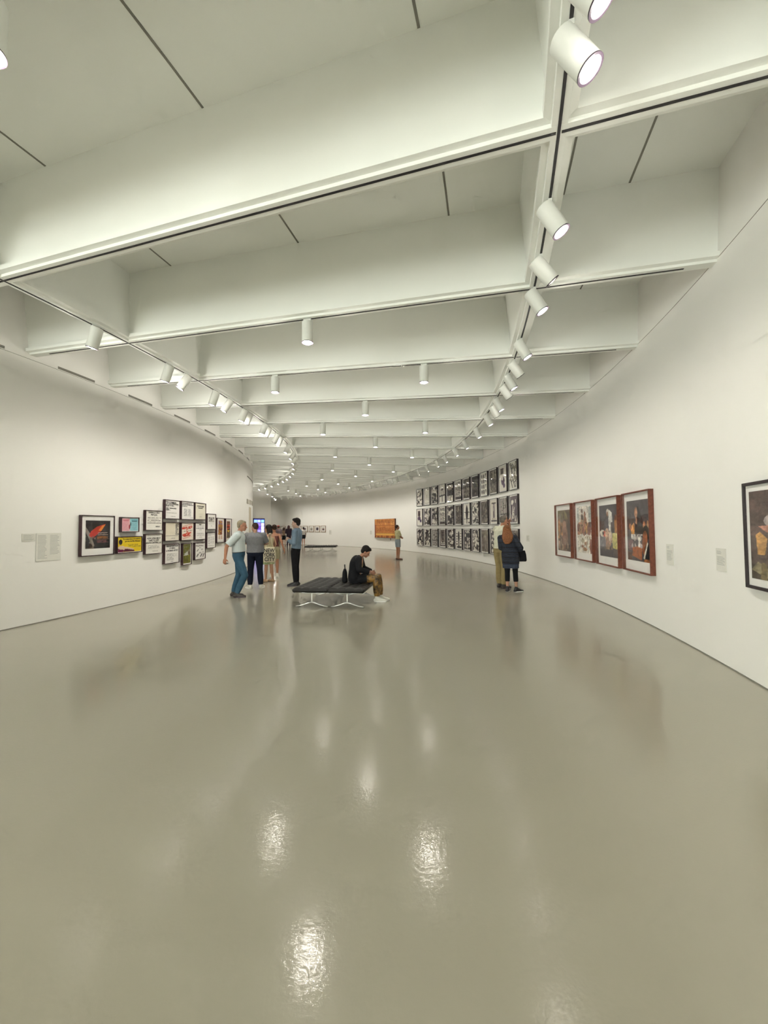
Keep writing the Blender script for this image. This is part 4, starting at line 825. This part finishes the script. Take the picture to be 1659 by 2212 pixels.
        b = w+d*.028+sd*.030; t1 = (d*.62+sd*.7+n*.3).normalized(); t2 = (d*.9+sd*.25+n*.4).normalized(); chain(bm, [b-sd*.015, b+t1*.034, b+t1*.034+t2*.034], [.0125, .0105, .0085])
    def body(s):
        bm = bmesh.new(); loft(bm, s.rings(0, 1, 0))
        chain(bm, [s.spine(.93)[0], s.nk, s.hc+s.HR @ V((-.02, 0, -.05))], [.062*s.af, .054*s.af, .052*s.af])
        for k in 'LR': chain(bm, [s.spine(.9)[0], s.sh[k]], [.06, .055*s.af]); s.arm(bm, k, 0, 2); s.leg(bm, k, 0, 2)
        if s.hands[0]: s.hand(bm, 'L')
        if s.hands[1]: s.hand(bm, 'R')
        for k in 'LR':
            a, d = s.an[k], s.fd[k]; g = V((0, 0, -1)) if abs(d.z) < .3 else V((0, 0, -1))
            z0 = a+g*.05; chain(bm, [a, z0-d*.03, ], [.033, .034]); chain(bm, [z0-d*.035, z0+d*.06+g*.004, z0+d*.13+g*.014, z0+d*.165+g*.016], [.034, .036, .029, .02]); chain(bm, [a, z0+d*.1], [.033, .03])
        c, R = s.hc, s.HR; fm = .95 if s.f else 1
        ell(bm, c+R @ V((-.012, 0, .030)), (.098*fm, .077*fm, .092*fm), R); ell(bm, c+R @ V((.030, 0, -.040)), (.064, .058*fm, .074*fm), R)
        ell(bm, c+R @ V((.058, 0, -.092)), (.030, .030, .020), R); ell(bm, c+R @ V((.066, 0, .022)), (.030, .052, .018), R)
        chain(bm, [c+R @ V((.082, 0, .012)), c+R @ V((.106, 0, -.030))], [.009, .0135]); ell(bm, c+R @ V((.084, 0, -.066)), (.014, .024, .012), R)
        for q in (-1, 1): ell(bm, c+R @ V((-.006, q*.078*fm, -.008)), (.019, .010, .031), R); ell(bm, c+R @ V((.052, q*.040, -.030)), (.030, .022, .026), R)
        s.bodyo = solid('body', bm, s.skin, s.root, s.vox, 3, s.S)
        bm = bmesh.new(); ey = bmesh.new()
        for q in (-1, 1): ell(ey, (c+R @ V((.079, q*.033, .004)))*s.S, [x*s.S for x in (.010, .013, .007)], R, 10, 6)
        from_bm('eyes', ey, MP['eye'], s.root, True)
        ell(bm, (c+R @ V((.093, 0, -.068)))*s.S, [x*s.S for x in (.007, .023, .006)], R, 10, 6); from_bm('mouth', bm, MP['lip'], s.root, True)
        bm = bmesh.new()
        for q in (-1, 1): ell(bm, (c+R @ V((.088, q*.034, .024)))*s.S, [x*s.S for x in (.008, .020, .0045)], R, 10, 6)
        s.brow = bm
    def wear(s, name, bm, m, vox=None, smooth=3): return solid(name, bm, m, s.root, vox or s.vox*1.15, smooth, s.S)
    def top(s, m, u0, sleeve, off=.016, u1=.985, name='shirt', flare=0.0, sl_off=None):
        bm = bmesh.new(); loft(bm, s.rings(u0, u1, off, flare))
        for k in 'LR':
            if sleeve: s.arm(bm, k, sl_off or off+.004, sleeve, False); chain(bm, [s.spine(.955)[0], s.sh[k]], [.052+off*.6, .052*s.af+off])
        return s.wear(name, bm, m)
    def pants(s, m, fr, off=.014, u1=.24, name='trousers', taper=1.0):
        bm = bmesh.new(); loft(bm, s.rings(0.0, u1, off*.75))
        for k in 'LR': s.leg(bm, k, off, fr, False, taper)
        return s.wear(name, bm, m)
    def skirt(s, m, z1, r1, u1=.26, name='skirt'):
        bm = bmesh.new(); rg = s.rings(.08, u1, .014); c = rg[0][0]; rg = [(V((c.x, 0, z1)), V((r1*.82, 0, 0)), V((0, r1, 0)))]+rg; loft(bm, rg); return s.wear(name, bm, m)
    def shoes(s, m, sole=None, low=0.0):
        for k in 'LR':
            bm = bmesh.new(); a, d = s.an[k], s.fd[k]; g = V((0, 0, -1)); z = a+g*.046
            pts = [z-d*.04, z+d*.03, z+d*.12+g*.006, z+d*.19+g*.012]; chain(bm, pts, [.042, .043, .040, .028])
            if not low: chain(bm, [a-g*.035-d*.006, a+g*.005-d*.01, z+d*.03], [.038, .043, .045]); chain(bm, [a+g*.0+d*.012, z+d*.105-g*.004], [.040, .036])
            o = s.wear('shoe', bm, m, .006)
            # flatten on the ground
            for v in o.data.vertices:
                if v.co.z < .002 and a.z < .2: v.co.z = .002
            if sole:
                sd = V((-d.y, d.x, 0)); bm = bmesh.new(); zz = a.z-.085
                loft(bm, [(V((a.x, a.y, zz+h_))+d*.075, d*(.142-.004*i), sd*(.047-.002*i)) for i, h_ in enumerate((.001, .010, .022))], 24, 2.4)
                bmesh.ops.scale(bm, verts=bm.verts, vec=(s.S,)*3); from_bm('sole', bm, sole, s.root, True)
    def hair(s, m, style='short'):
        bm = bmesh.new(); c, R = s.hc, s.HR; P = lambda x, y, z: c+R @ V((x, y, z))
        if style == 'short':
            ell(bm, P(-.034, 0, .046), (.092, .084, .088), R); ell(bm, P(-.060, 0, -.005), (.056, .076, .066), R); ell(bm, P(.018, 0, .090), (.060, .062, .032), R)
        elif style == 'crop':
            ell(bm, P(-.030, 0, .044), (.090, .0815, .083), R); ell(bm, P(-.056, 0, -.006), (.056, .074, .056), R)
        elif style == 'thick':
            ell(bm, P(-.034, 0, .056), (.100, .092, .094), R); ell(bm, P(-.066, 0, .0), (.060, .082, .072), R); ell(bm, P(.022, 0, .098), (.068, .068, .042), R); ell(bm, P(-.012, 0, .028), (.060, .086, .050), R)
        elif style == 'bob':
            ell(bm, P(-.034, 0, .050), (.102, .096, .094), R)
            loft(bm, [(P(-.040, 0, .06), R @ V((.090, 0, 0)), R @ V((0, .098, 0))), (P(-.052, 0, -.03), R @ V((.082, 0, 0)), R @ V((0, .112, 0))), (P(-.060, 0, -.11), R @ V((.078, 0, 0)), R @ V((0, .122, 0))), (P(-.062, 0, -.165), R @ V((.058, 0, 0)), R @ V((0, .100, 0)))])
        elif style == 'long':
            ell(bm, P(-.032, 0, .046), (.104, .094, .094), R)
            loft(bm, [(P(-.036, 0, .06), R @ V((.092, 0, 0)), R @ V((0, .096, 0))), (P(-.066, 0, -.06), R @ V((.080, 0, 0)), R @ V((0, .118, 0))), (P(-.125, 0, -.17), R @ V((.066, 0, 0)), R @ V((0, .142, 0))), (P(-.185, .01, -.27), R @ V((.050, 0, 0)), R @ V((0, .135, 0))), (P(-.225, .02, -.36), R @ V((.028, 0, 0)), R @ V((0, .10, 0))), (P(-.24, .03, -.41), R @ V((.012, 0, 0)), R @ V((0, .06, 0)))])
        elif style == 'bun':
            ell(bm, P(-.030, 0, .044), (.094, .084, .086), R); ell(bm, P(-.058, 0, -.006), (.054, .074, .054), R); ell(bm, P(-.11, 0, .05), (.04, .045, .045), R)
        s.wear('hair', bm, m)
        bb = s.brow; from_bm('eyebrows', bb, m, s.root, True)
MP = {}
MP['eye'] = mat('eye', (.03, .02, .02), .25, col2=(.05, .035, .03), scale=200)
MP['lip'] = mat('lips', (.40, .16, .13), .5, col2=(.36, .14, .12), scale=80)
def cloth(n, c, c2=None, sc=14, b=.25): return mat(n, c, .9, col2=c2 or tuple(v*.86 for v in c), scale=sc, bump=b, bscale=26, spec=.2)
jean = cloth('blue denim', (.036, .088, .140), (.048, .112, .172), 7); navy = cloth('navy trouser cloth', (.010, .013, .026)); blackc = cloth('black cloth', (.012, .012, .014))
white_shoe = mat('white shoe leather', (.74, .72, .64), .5, col2=(.70, .68, .60), scale=30); dark_shoe = mat('dark shoe leather', (.035, .026, .022), .5, col2=(.05, .04, .034), scale=30)
black_shoe = mat('black shoe leather', (.012, .011, .013), .4, col2=(.02, .018, .02), scale=30); 

def hair_mat(n, c1, c2):
    m, nt, b = new_mat(n); b.inputs['Roughness'].default_value = .65; b.inputs['Specular IOR Level'].default_value = .2
    tc = nt.nodes.new('ShaderNodeTexCoord'); mp = nt.nodes.new('ShaderNodeMapping'); mp.inputs['Scale'].default_value = (90, 90, 9)
    no = nt.nodes.new('ShaderNodeTexNoise'); no.inputs['Scale'].default_value = 1; no.inputs['Detail'].default_value = 2
    nt.links.new(tc.outputs['Object'], mp.inputs['Vector']); nt.links.new(mp.outputs['Vector'], no.inputs['Vector'])
    r = nt.nodes.new('ShaderNodeValToRGB'); r.color_ramp.elements[0].position = .3; r.color_ramp.elements[1].position = .72
    r.color_ramp.elements[0].color = (*c1, 1); r.color_ramp.elements[1].color = (*c2, 1)
    nt.links.new(no.outputs['Fac'], r.inputs['Fac']); nt.links.new(r.outputs['Color'], b.inputs['Base Color'])
    bp = nt.nodes.new('ShaderNodeBump'); bp.inputs['Strength'].default_value = .5; bp.inputs['Distance'].default_value = .01
    nt.links.new(no.outputs['Fac'], bp.inputs['Height']); nt.links.new(bp.outputs['Normal'], b.inputs['Normal']); return m
grey_hair = hair_mat('grey blond hair', (.22, .18, .12), (.42, .37, .27)); dark_hair = hair_mat('dark hair', (.006, .005, .005), (.022, .016, .014))
brown_hair = hair_mat('brown hair', (.022, .012, .009), (.065, .034, .022)); red_hair = hair_mat('auburn hair', (.10, .034, .013), (.30, .125, .05))
# the man in jeans
p = Person('person in blue jeans and pale checked shirt leaning forward, one arm hanging back', at_z(511, 1289, 0), math.radians(8), 1.74, bw=1.02, belly=.03,
    spine=((.05, .86), (.0, 1.18), (.06, 1.485)), head=(.12, -.05, 0), neck=(.45, 0, 1), arms={'R': ((-.17, -.25, 1.16), (-.20, -.24, .90)), 'L': ((-.08, .26, 1.16), (-.02, .25, .92))},
    legs={'R': ((.20, -.10, .50), (.02, -.11, .085), -.1), 'L': ((.03, .10, .49), (-.09, .11, .085), .1)}, skin=(.50, .24, .15))
p.pants(jean, 1.96, .020, .30, 'jeans', 1.08); p.top(checks('pale checked shirt cloth', (.76, .765, .72), (.52, .60, .62), 26), .255, .86, .026, sl_off=.034); p.shoes(dark_shoe, M['bezel'])
bm = bmesh.new(); loft(bm, p.rings(.235, .285, .0225)); p.wear('belt', bm, black_shoe, .006, 1); p.hair(grey_hair, 'short')
# the man in the grey polo
p = Person('person in grey polo shirt and navy trousers seen from behind with folded arms', at_z(551, 1271, 0), math.radians(100), 1.70, bw=1.22, belly=.06,
    spine=((0, .86), (-.02, 1.18), (.0, 1.48)), head=(.1, .75, 0), arms={'L': ((.10, .335, 1.22), (.27, .10, 1.20)), 'R': ((.08, -.29, 1.19), (.27, -.06, 1.17))},
    legs={'L': ((.02, .12, .49), (0, .13, .085), .75), 'R': ((.02, -.12, .49), (0, -.15, .085), -.35)}, skin=(.52, .30, .22))
p.pants(navy, 1.96, .018, .27, taper=1.1); p.top(cloth('heather grey knit', (.185, .185, .195), (.215, .215, .225), 30), .16, .85, .02, name='polo_shirt', sl_off=.032); p.shoes(white_shoe, M['matb']); p.hair(brown_hair, 'crop')
# the woman with the tote bag
tl = at_z(581, 1257, 0)
p = Person('person with dark bobbed hair and green patterned shorts carrying a printed tote bag', tl, math.radians(140), 1.64, True, bw=1.06,
    spine=((0, .86), (.02, 1.18), (.03, 1.49)), head=(.08, .65, 0), arms={'L': ((.02, .22, 1.16), (.14, .20, .96)), 'R': ((-.02, -.23, 1.15), (.16, -.20, .98))},
    legs={'L': ((.02, .09, .49), (.03, .10, .085), .35), 'R': ((.01, -.09, .49), (-.05, -.10, .085), .1)}, skin=(.50, .28, .18))
flor = mat('green floral cloth', (.32, .40, .20), .9, col2=(.52, .55, .32), scale=22, spec=.2)
p.pants(flor, .86, .03, .27, 'shorts'); p.top(cloth('cream strappy top cloth', (.58, .50, .32)), .22, 0, .012, .80, 'strap_top'); p.shoes(mat('tan sandal leather', (.50, .34, .20), .6, col2=(.45, .30, .18), scale=30), None, 1); p.hair(dark_hair, 'bob')
yb = math.radians(140); fx, lf = V((math.cos(yb), math.sin(yb), 0)), V((-math.sin(yb), math.cos(yb), 0))
# tote bag: printed canvas, hung from the shoulder behind the hip
bag_p = at_z(583.5, 1257, 0)+V((.03, -.17, 0)); bx = V((1, .12, 0)).normalized(); by = V((-.12, 1, 0)).normalized()
t = thing('tote_bag', 'cream canvas tote bag with large black letters hanging from a shoulder', 'bag', V((bag_p.x, bag_p.y, .58)), Matrix((bx, by, V((0, 0, 1)))).transposed())
canv = mat('cream canvas', (.68, .62, .46), .9, col2=(.62, .56, .40), scale=40, bump=.2, bscale=60)
bm = bmesh.new(); loft(bm, [(V((0, 0, z)), V((w, 0, 0)), V((0, d, 0))) for z, w, d in ((0, .15, .03), (.03, .175, .055), (.15, .185, .065), (.30, .17, .05), (.40, .145, .03), (.44, .13, .018))], 40, 3); solid('bag_body', bm, canv, t, .008, 4)
bm = bmesh.new(); s0 = p.sh['L'].lerp(p.sh['R'], .5)
for sx in (-.045, .05): sweep(bm, [V((sx*1.5, -.012, .42)), V((sx*1.0, -.018, .58)), V((sx*.6, .0, .72)), V((sx*.4, .06, .83)), V((sx*.3, .16, .835)), V((sx*.3, .2, .75))], [(.016, .005)]*6, 8)
from_bm('strap', bm, canv, t, True)
write(t, [('NEW', .0, .295, .105, 'CENTER', .30), ('YORK', .0, .165, .112, 'CENTER', .33), ('CITY', .01, .04, .105, 'CENTER', .29)], -.074, M['ink'])
# her companion with the phone
cl = at_depth(592.5, 13.1)
p = Person('person behind the tote bag carrier, bare arm hanging down with a phone in hand', cl, math.radians(105), 1.66, True, bw=.98,
    spine=((0, .86), (.02, 1.18), (.02, 1.49)), head=(.05, .3, 0), arms={'L': ((.02, .21, 1.14), (.12, .2, .94)), 'R': ((-.06, -.25, 1.13), (.03, -.32, .90))}, skin=(.42, .20, .12), curl=.9)
p.pants(cloth('olive shorts cloth', (.30, .27, .17)), .7, .025, .26, 'shorts'); p.top(cloth('rust vest cloth', (.15, .055, .05)), .2, 0, .012, .82, 'vest'); p.shoes(white_shoe, M['matb']); p.hair(brown_hair, 'bun')
yw = math.radians(105); w_ = p.wr['R']*p.S; d_ = (p.wr['R']-p.el['R']).normalized()
hp = cl+Matrix.Rotation(yw, 3, 'Z') @ (w_+d_*.115); t = thing('phone', 'small dark phone held in a hanging hand', 'phone', hp, (.25, .1, yw))
bm = bmesh.new(); box(bm, -.037, .037, -.005, .005, -.075, .075); bmesh.ops.bevel(bm, geom=list(bm.edges), offset=.004, segments=2, affect='EDGES'); from_bm('case', bm, mat('dark phone case', (.06, .012, .016), .4, col2=(.05, .01, .014), scale=20), t)
bm = bmesh.new(); box(bm, -.032, .032, -.0062, -.0048, -.068, .068); from_bm('display', bm, M['ink'], t)
# the young man in the light blue shirt
p = Person('person in light blue shirt and black trousers facing left with folded arms', at_z(641, 1265, 0), math.radians(172), 1.80, bw=.95,
    spine=((.04, .86), (-.03, 1.18), (.0, 1.49)), head=(.04, .1, 0), arms={'L': ((-.01, .255, 1.12), (.20, .10, 1.19)), 'R': ((.04, -.25, 1.14), (.21, -.03, 1.22))},
    legs={'L': ((.03, .09, .5), (.0, .10, .085), .12), 'R': ((.04, -.09, .5), (.02, -.10, .085), -.1)}, skin=(.58, .38, .29), curl=.8)
p.pants(blackc, 1.96, .011, .27); p.top(cloth('light blue shirt cloth', (.185, .255, .335), (.16, .225, .30), 10), .19, 1.86, .018, sl_off=.020); p.shoes(black_shoe, M['bezel'])
bm = bmesh.new(); c = p.nk; loft(bm, [(c-V((0, 0, .035)), V((.078, 0, 0)), V((0, .084, 0))), (c+V((.0, 0, .02)), V((.066, 0, 0)), V((0, .068, 0)))]); p.wear('collar', bm, bpy.data.materials['light blue shirt cloth'], .006, 1); p.hair(dark_hair, 'thick')
# far woman with folded arms by the wooden panel
p = Person('person in pale yellow tee and denim shorts facing right with folded arms', at_z(859.5, 1209, 0), math.radians(25), 1.66, True, bw=.98,
    spine=((0, .86), (.01, 1.18), (-.02, 1.49)), head=(-.06, -.1, 0), arms={'R': ((.07, -.22, 1.15), (.20, -.03, 1.14)), 'L': ((.07, .22, 1.15), (.21, .02, 1.10))}, skin=(.42, .19, .11), vox=.008, curl=.8)
p.pants(cloth('faded denim', (.33, .37, .40), (.28, .33, .37)), .66, .022, .30, 'shorts'); p.top(cloth('pale yellow jersey', (.62, .58, .34)), .27, .8, .018, name='tee', sl_off=.028); p.shoes(mat('brown sandal leather', (.09, .04, .03), .6, col2=(.07, .03, .02), scale=30), None, 1); p.hair(brown_hair, 'bun')
# man in the cream polo, hand raised to the brow
p = Person('person in cream polo and khaki trousers raising a hand to the forehead', at_z(1084, 1270, 0), math.radians(28), 1.82, bw=1.04, belly=.02,
    spine=((-.02, .86), (-.02, 1.18), (.06, 1.49)), head=(.12, -.15, 0), neck=(.35, 0, 1), arms={'R': ((-.05, -.25, 1.15), (.06, -.27, .90)), 'L': ((.39, .09, 1.37), (.30, .02, 1.565))},
    legs={'L': ((.02, .1, .5), (.03, .11, .085), .25), 'R': ((.0, -.1, .5), (-.04, -.11, .085), -.1)}, skin=(.50, .24, .15))
p.pants(cloth('khaki cloth', (.32, .25, .12), (.27, .205, .095), 9), 1.96, .022, .26, taper=1.15); p.top(cloth('cream polo knit', (.66, .65, .52)), .15, .88, .024, name='polo_shirt', sl_off=.036); p.shoes(dark_shoe, M['bezel']); p.hair(hair_mat('grey hair', (.10, .085, .07), (.24, .21, .18)), 'crop')
# woman in the striped wrap
pc = at_z(1105, 1278.5, 0)
p = Person('person with long auburn hair in a dark striped wrap top and cropped black leggings', pc, math.radians(62), 1.60, True, bw=1.16,
    spine=((.0, 0, .86), (-.05, .03, 1.18), (.04, .10, 1.46)), head=(.22, .25, -.05), neck=(.4, .0, 1), arms={'L': ((.02, .25, 1.14), (.24, .14, 1.08)), 'R': ((-.02, -.25, 1.14), (.2, -.18, 1.04))},
    legs={'L': ((.02, .10, .49), (.0, .10, .085), -.1), 'R': ((.03, -.10, .49), (.02, -.12, .085), -.75)}, skin=(.50, .28, .19))
K_ = (.006, .007, .012); wrap = stripes('dark striped knit', [(0, K_), (.34, (.022, .032, .062)), (.44, K_), (.62, (.055, .075, .115)), (.68, K_), (.88, (.018, .026, .05))], 8.5, warp=.05)
p.pants(blackc, 1.55, .012, .26, 'leggings')
bm = bmesh.new(); rg = p.rings(.22, .97, .030); c = p.rings(.1, .2, 0)[0][0]; rg = [(c+V((0, 0, -.20)), V((.165, 0, 0)), V((0, .215, 0))), (c+V((-.01, 0, -.02)), V((.175, 0, 0)), V((0, .225, 0)))]+[(q, a*1.02, b*1.04) for q, a, b in rg]; loft(bm, rg)
for k in 'LR': p.arm(bm, k, .04, 1.6, False); chain(bm, [p.spine(.9)[0], p.sh[k]], [.09, .085])
p.wear('wrap_top', bm, wrap, .008, 4)
bm = bmesh.new(); c = p.rings(.1, .2, 0)[0][0]; loft(bm, [(c+V((0, 0, -.31)), V((.155, 0, 0)), V((0, .205, 0))), (c+V((0, 0, -.10)), V((.160, 0, 0)), V((0, .208, 0)))]); p.wear('hem', bm, stripes('slate striped knit', [(0, (.035, .048, .082)), (.5, (.024, .032, .06))], 16, warp=.03), .008)
p.shoes(black_shoe, M['matb']); p.hair(red_hair, 'long')
# her black bag
bp_ = pc+V((.235, -.03, 0)); t = thing('shoulder_bag', 'black shoulder bag hanging at the side of the striped wrap top', 'bag', V((bp_.x, bp_.y, .72)), (0, 0, math.radians(-25)))
bm = bmesh.new(); loft(bm, [(V((0, 0, z)), V((w, 0, 0)), V((0, d, 0))) for z, w, d in ((0, .11, .035), (.03, .125, .05), (.16, .115, .05), (.26, .09, .03))], 24, 2.8); solid('bag_body', bm, blackc, t, .008, 3)
bm = bmesh.new(); sweep(bm, [V((-.06, 0, .25)), V((-.07, .01, .42)), V((-.09, .03, .58)), V((-.14, .06, .66))], [(.014, .004)]*4, 8); from_bm('strap', bm, blackc, t, True)
# the woman sitting on the bench
e_r = V((math.cos(B1R), math.sin(B1R), 0)); e_t = V((-math.sin(B1R), math.cos(B1R), 0))
sp = b1c+e_r*.46+e_t*.86
p = Person('person in black cardigan and gold trousers sitting bowed on the near bench', V((sp.x, sp.y, 0)), B1R+math.radians(4), 1.62, True, bw=1.12,
    spine=((-.06, .445), (-.13, .78), (.04, 1.015)), head=(.62, 0, 0), neck=(.75, 0, .75), arms={'R': ((.02, -.26, .74), (.27, -.10, .66)), 'L': ((.06, .25, .73), (.29, .05, .655))},
    legs={'R': ((.40, -.10, .535), (.41, -.10, .085), .0), 'L': ((.43, .10, .545), (.47, .10, .085), .0)}, skin=(.40, .20, .13), curl=.9)
gold = mat('gold patterned silk', (.30, .16, .035), .5, col2=(.035, .022, .012), scale=16, bump=.2, bscale=26)
p.pants(gold, 1.9, .022, .22, taper=1.25); p.shoes(white_shoe, M['matb'])
bm = bmesh.new(); ell(bm, p.spine(.62)[0]+V((.055, 0, 0)), (.085, .09, .19), Matrix.Rotation(.15, 3, 'Y')); p.wear('blouse', bm, cloth('patterned blouse cloth', (.50, .42, .28), (.20, .14, .08), 40))
bm = bmesh.new(); rg = p.rings(.03, .965, .038); loft(bm, [(q-V((.03, 0, 0)), a*.92, b*1.05) for q, a, b in rg])
for k in 'LR': p.arm(bm, k, .03, 1.8, False); chain(bm, [p.spine(.9)[0]-V((.02, 0, 0)), p.sh[k]], [.085, .075])
q = p.hip['R']
for k in 'LR': chain(bm, [p.hip[k]-V((.04, 0, 0)), p.hip[k].lerp(p.kn[k], .55)+V((0, 0, .01))], [.115, .098], (True, False))
p.wear('cardigan', bm, blackc, .0075, 4); p.hair(dark_hair, 'thick')
hb = sp+Matrix.Rotation(B1R, 3, 'Z') @ V((-.33, .06, 0)); t = thing('handbag', 'small black bag standing on the bench behind the bowed sitter', 'bag', V((hb.x, hb.y, .398)), (0, 0, B1R+.2))
bm = bmesh.new(); loft(bm, [(V((0, 0, z)), V((w, 0, 0)), V((0, d, 0))) for z, w, d in ((0, .05, .11), (.02, .06, .125), (.2, .05, .12), (.27, .025, .11))], 24, 3); solid('bag_body', bm, blackc, t, .008, 3)
bm = bmesh.new(); sweep(bm, [V((0, -.07, .26)), V((0, -.06, .33)), V((0, 0, .36)), V((0, .06, .33)), V((0, .07, .26))], [(.009, .009)]*5, 8); from_bm('strap', bm, blackc, t, True)
# far visitors
p = Person('person in white top and black shorts seen from behind before the far photographs', at_depth(655.5, 37.2), math.radians(118), 1.62, bw=1.0, vox=.0095, head=(.05, 0, 0), skin=(.44, .24, .17))
p.pants(blackc, .62, .03, .26, 'shorts'); p.top(cloth('white jersey', (.62, .58, .54)), .14, .85, .02, name='tee', sl_off=.03); p.shoes(mat('tan shoe', (.42, .24, .17), .6, col2=(.38, .22, .15), scale=30), None, 1); p.hair(dark_hair, 'short')
p = Person('person in black skirt standing left of the dark dressed far visitor', at_depth(613.5, 36.2), math.radians(95), 1.60, True, vox=.0095, head=(.05, -.3, 0), arms={'L': ((0, .22, 1.14), (.1, .2, .9)), 'R': ((.1, -.2, 1.2), (.26, -.1, 1.3))}, skin=(.46, .27, .18))
p.skirt(blackc, .60, .21); p.top(cloth('tan patterned cloth', (.36, .25, .17), (.2, .13, .1), 30), .2, .8, .016, sl_off=.024); p.shoes(mat('tan slip-on shoe', (.40, .25, .16), .6, col2=(.36, .22, .14), scale=30), None, 1); p.hair(brown_hair, 'bob')
p = Person('person in dark purple clothes beside the far visitor in a black skirt', at_depth(623.5, 34.4), math.radians(110), 1.76, vox=.0095, arms={'L': ((.05, .23, 1.16), (.25, .1, 1.12)), 'R': ((0, -.24, 1.13), (.1, -.24, .9))}, skin=(.30, .14, .12))
pur = cloth('dark purple cloth', (.045, .03, .045)); p.pants(pur, 1.95, .018, .26); p.top(pur, .1, 1.8, .02, name='jacket', sl_off=.022); p.shoes(black_shoe, M['bezel']); p.hair(mat('dark red hair', (.07, .02, .02), .6, col2=(.05, .015, .015), scale=60), 'bob')
p = Person('person in pink cap and mauve shirt far behind the tote bag carrier', at_depth(601.3, 30.5), math.radians(120), 1.74, vox=.0095, skin=(.44, .2, .15))
p.pants(cloth('beige cloth', (.36, .3, .22)), 1.95, .018, .26); p.top(cloth('mauve cloth', (.22, .17, .20)), .14, .85, .02, sl_off=.03); p.shoes(white_shoe, M['matb']); p.hair(brown_hair, 'crop')
bm = bmesh.new(); R = p.HR; ell(bm, p.hc+R @ V((-.012, 0, .075)), (.108, .098, .072), R); ell(bm, p.hc+R @ V((.09, 0, .045)), (.06, .07, .012), R); p.wear('cap', bm, cloth('pink cap cloth', (.60, .15, .14)))


# ---------------------------------------------------------------- camera, world, colour
cam = bpy.data.cameras.new('camera'); co = bpy.data.objects.new('camera', cam); COL.objects.link(co)
cam.sensor_fit = 'HORIZONTAL'; cam.sensor_width = 36; cam.lens = F/W*36; cam.clip_start = .05; cam.clip_end = 200
co.matrix_world = Matrix.Translation((0, 0, S)) @ Matrix.Rotation(PI/2+PT, 4, 'X') @ Matrix.Rotation(RL, 4, 'Z')
scn.camera = co
wd = bpy.data.worlds.new('world'); scn.world = wd; wd.use_nodes = True
wd.node_tree.nodes['Background'].inputs[0].default_value = (.95, 1.0, .93, 1); wd.node_tree.nodes['Background'].inputs[1].default_value = 11.5
vs = scn.view_settings; vs.view_transform = 'Standard'; vs.look = 'None'; vs.gamma = 1; vs.use_curve_mapping = False; vs.exposure = 0.60
scn.cycles.diffuse_bounces = 4; scn.cycles.max_bounces = 6; scn.cycles.transparent_max_bounces = 8; scn.cycles.glossy_bounces = 3
scn.cycles.use_adaptive_sampling = True; scn.cycles.adaptive_threshold = .14; scn.cycles.adaptive_min_samples = 12; scn.cycles.sample_clamp_indirect = 3
scn.cycles.caustics_reflective = False; scn.cycles.caustics_refractive = False
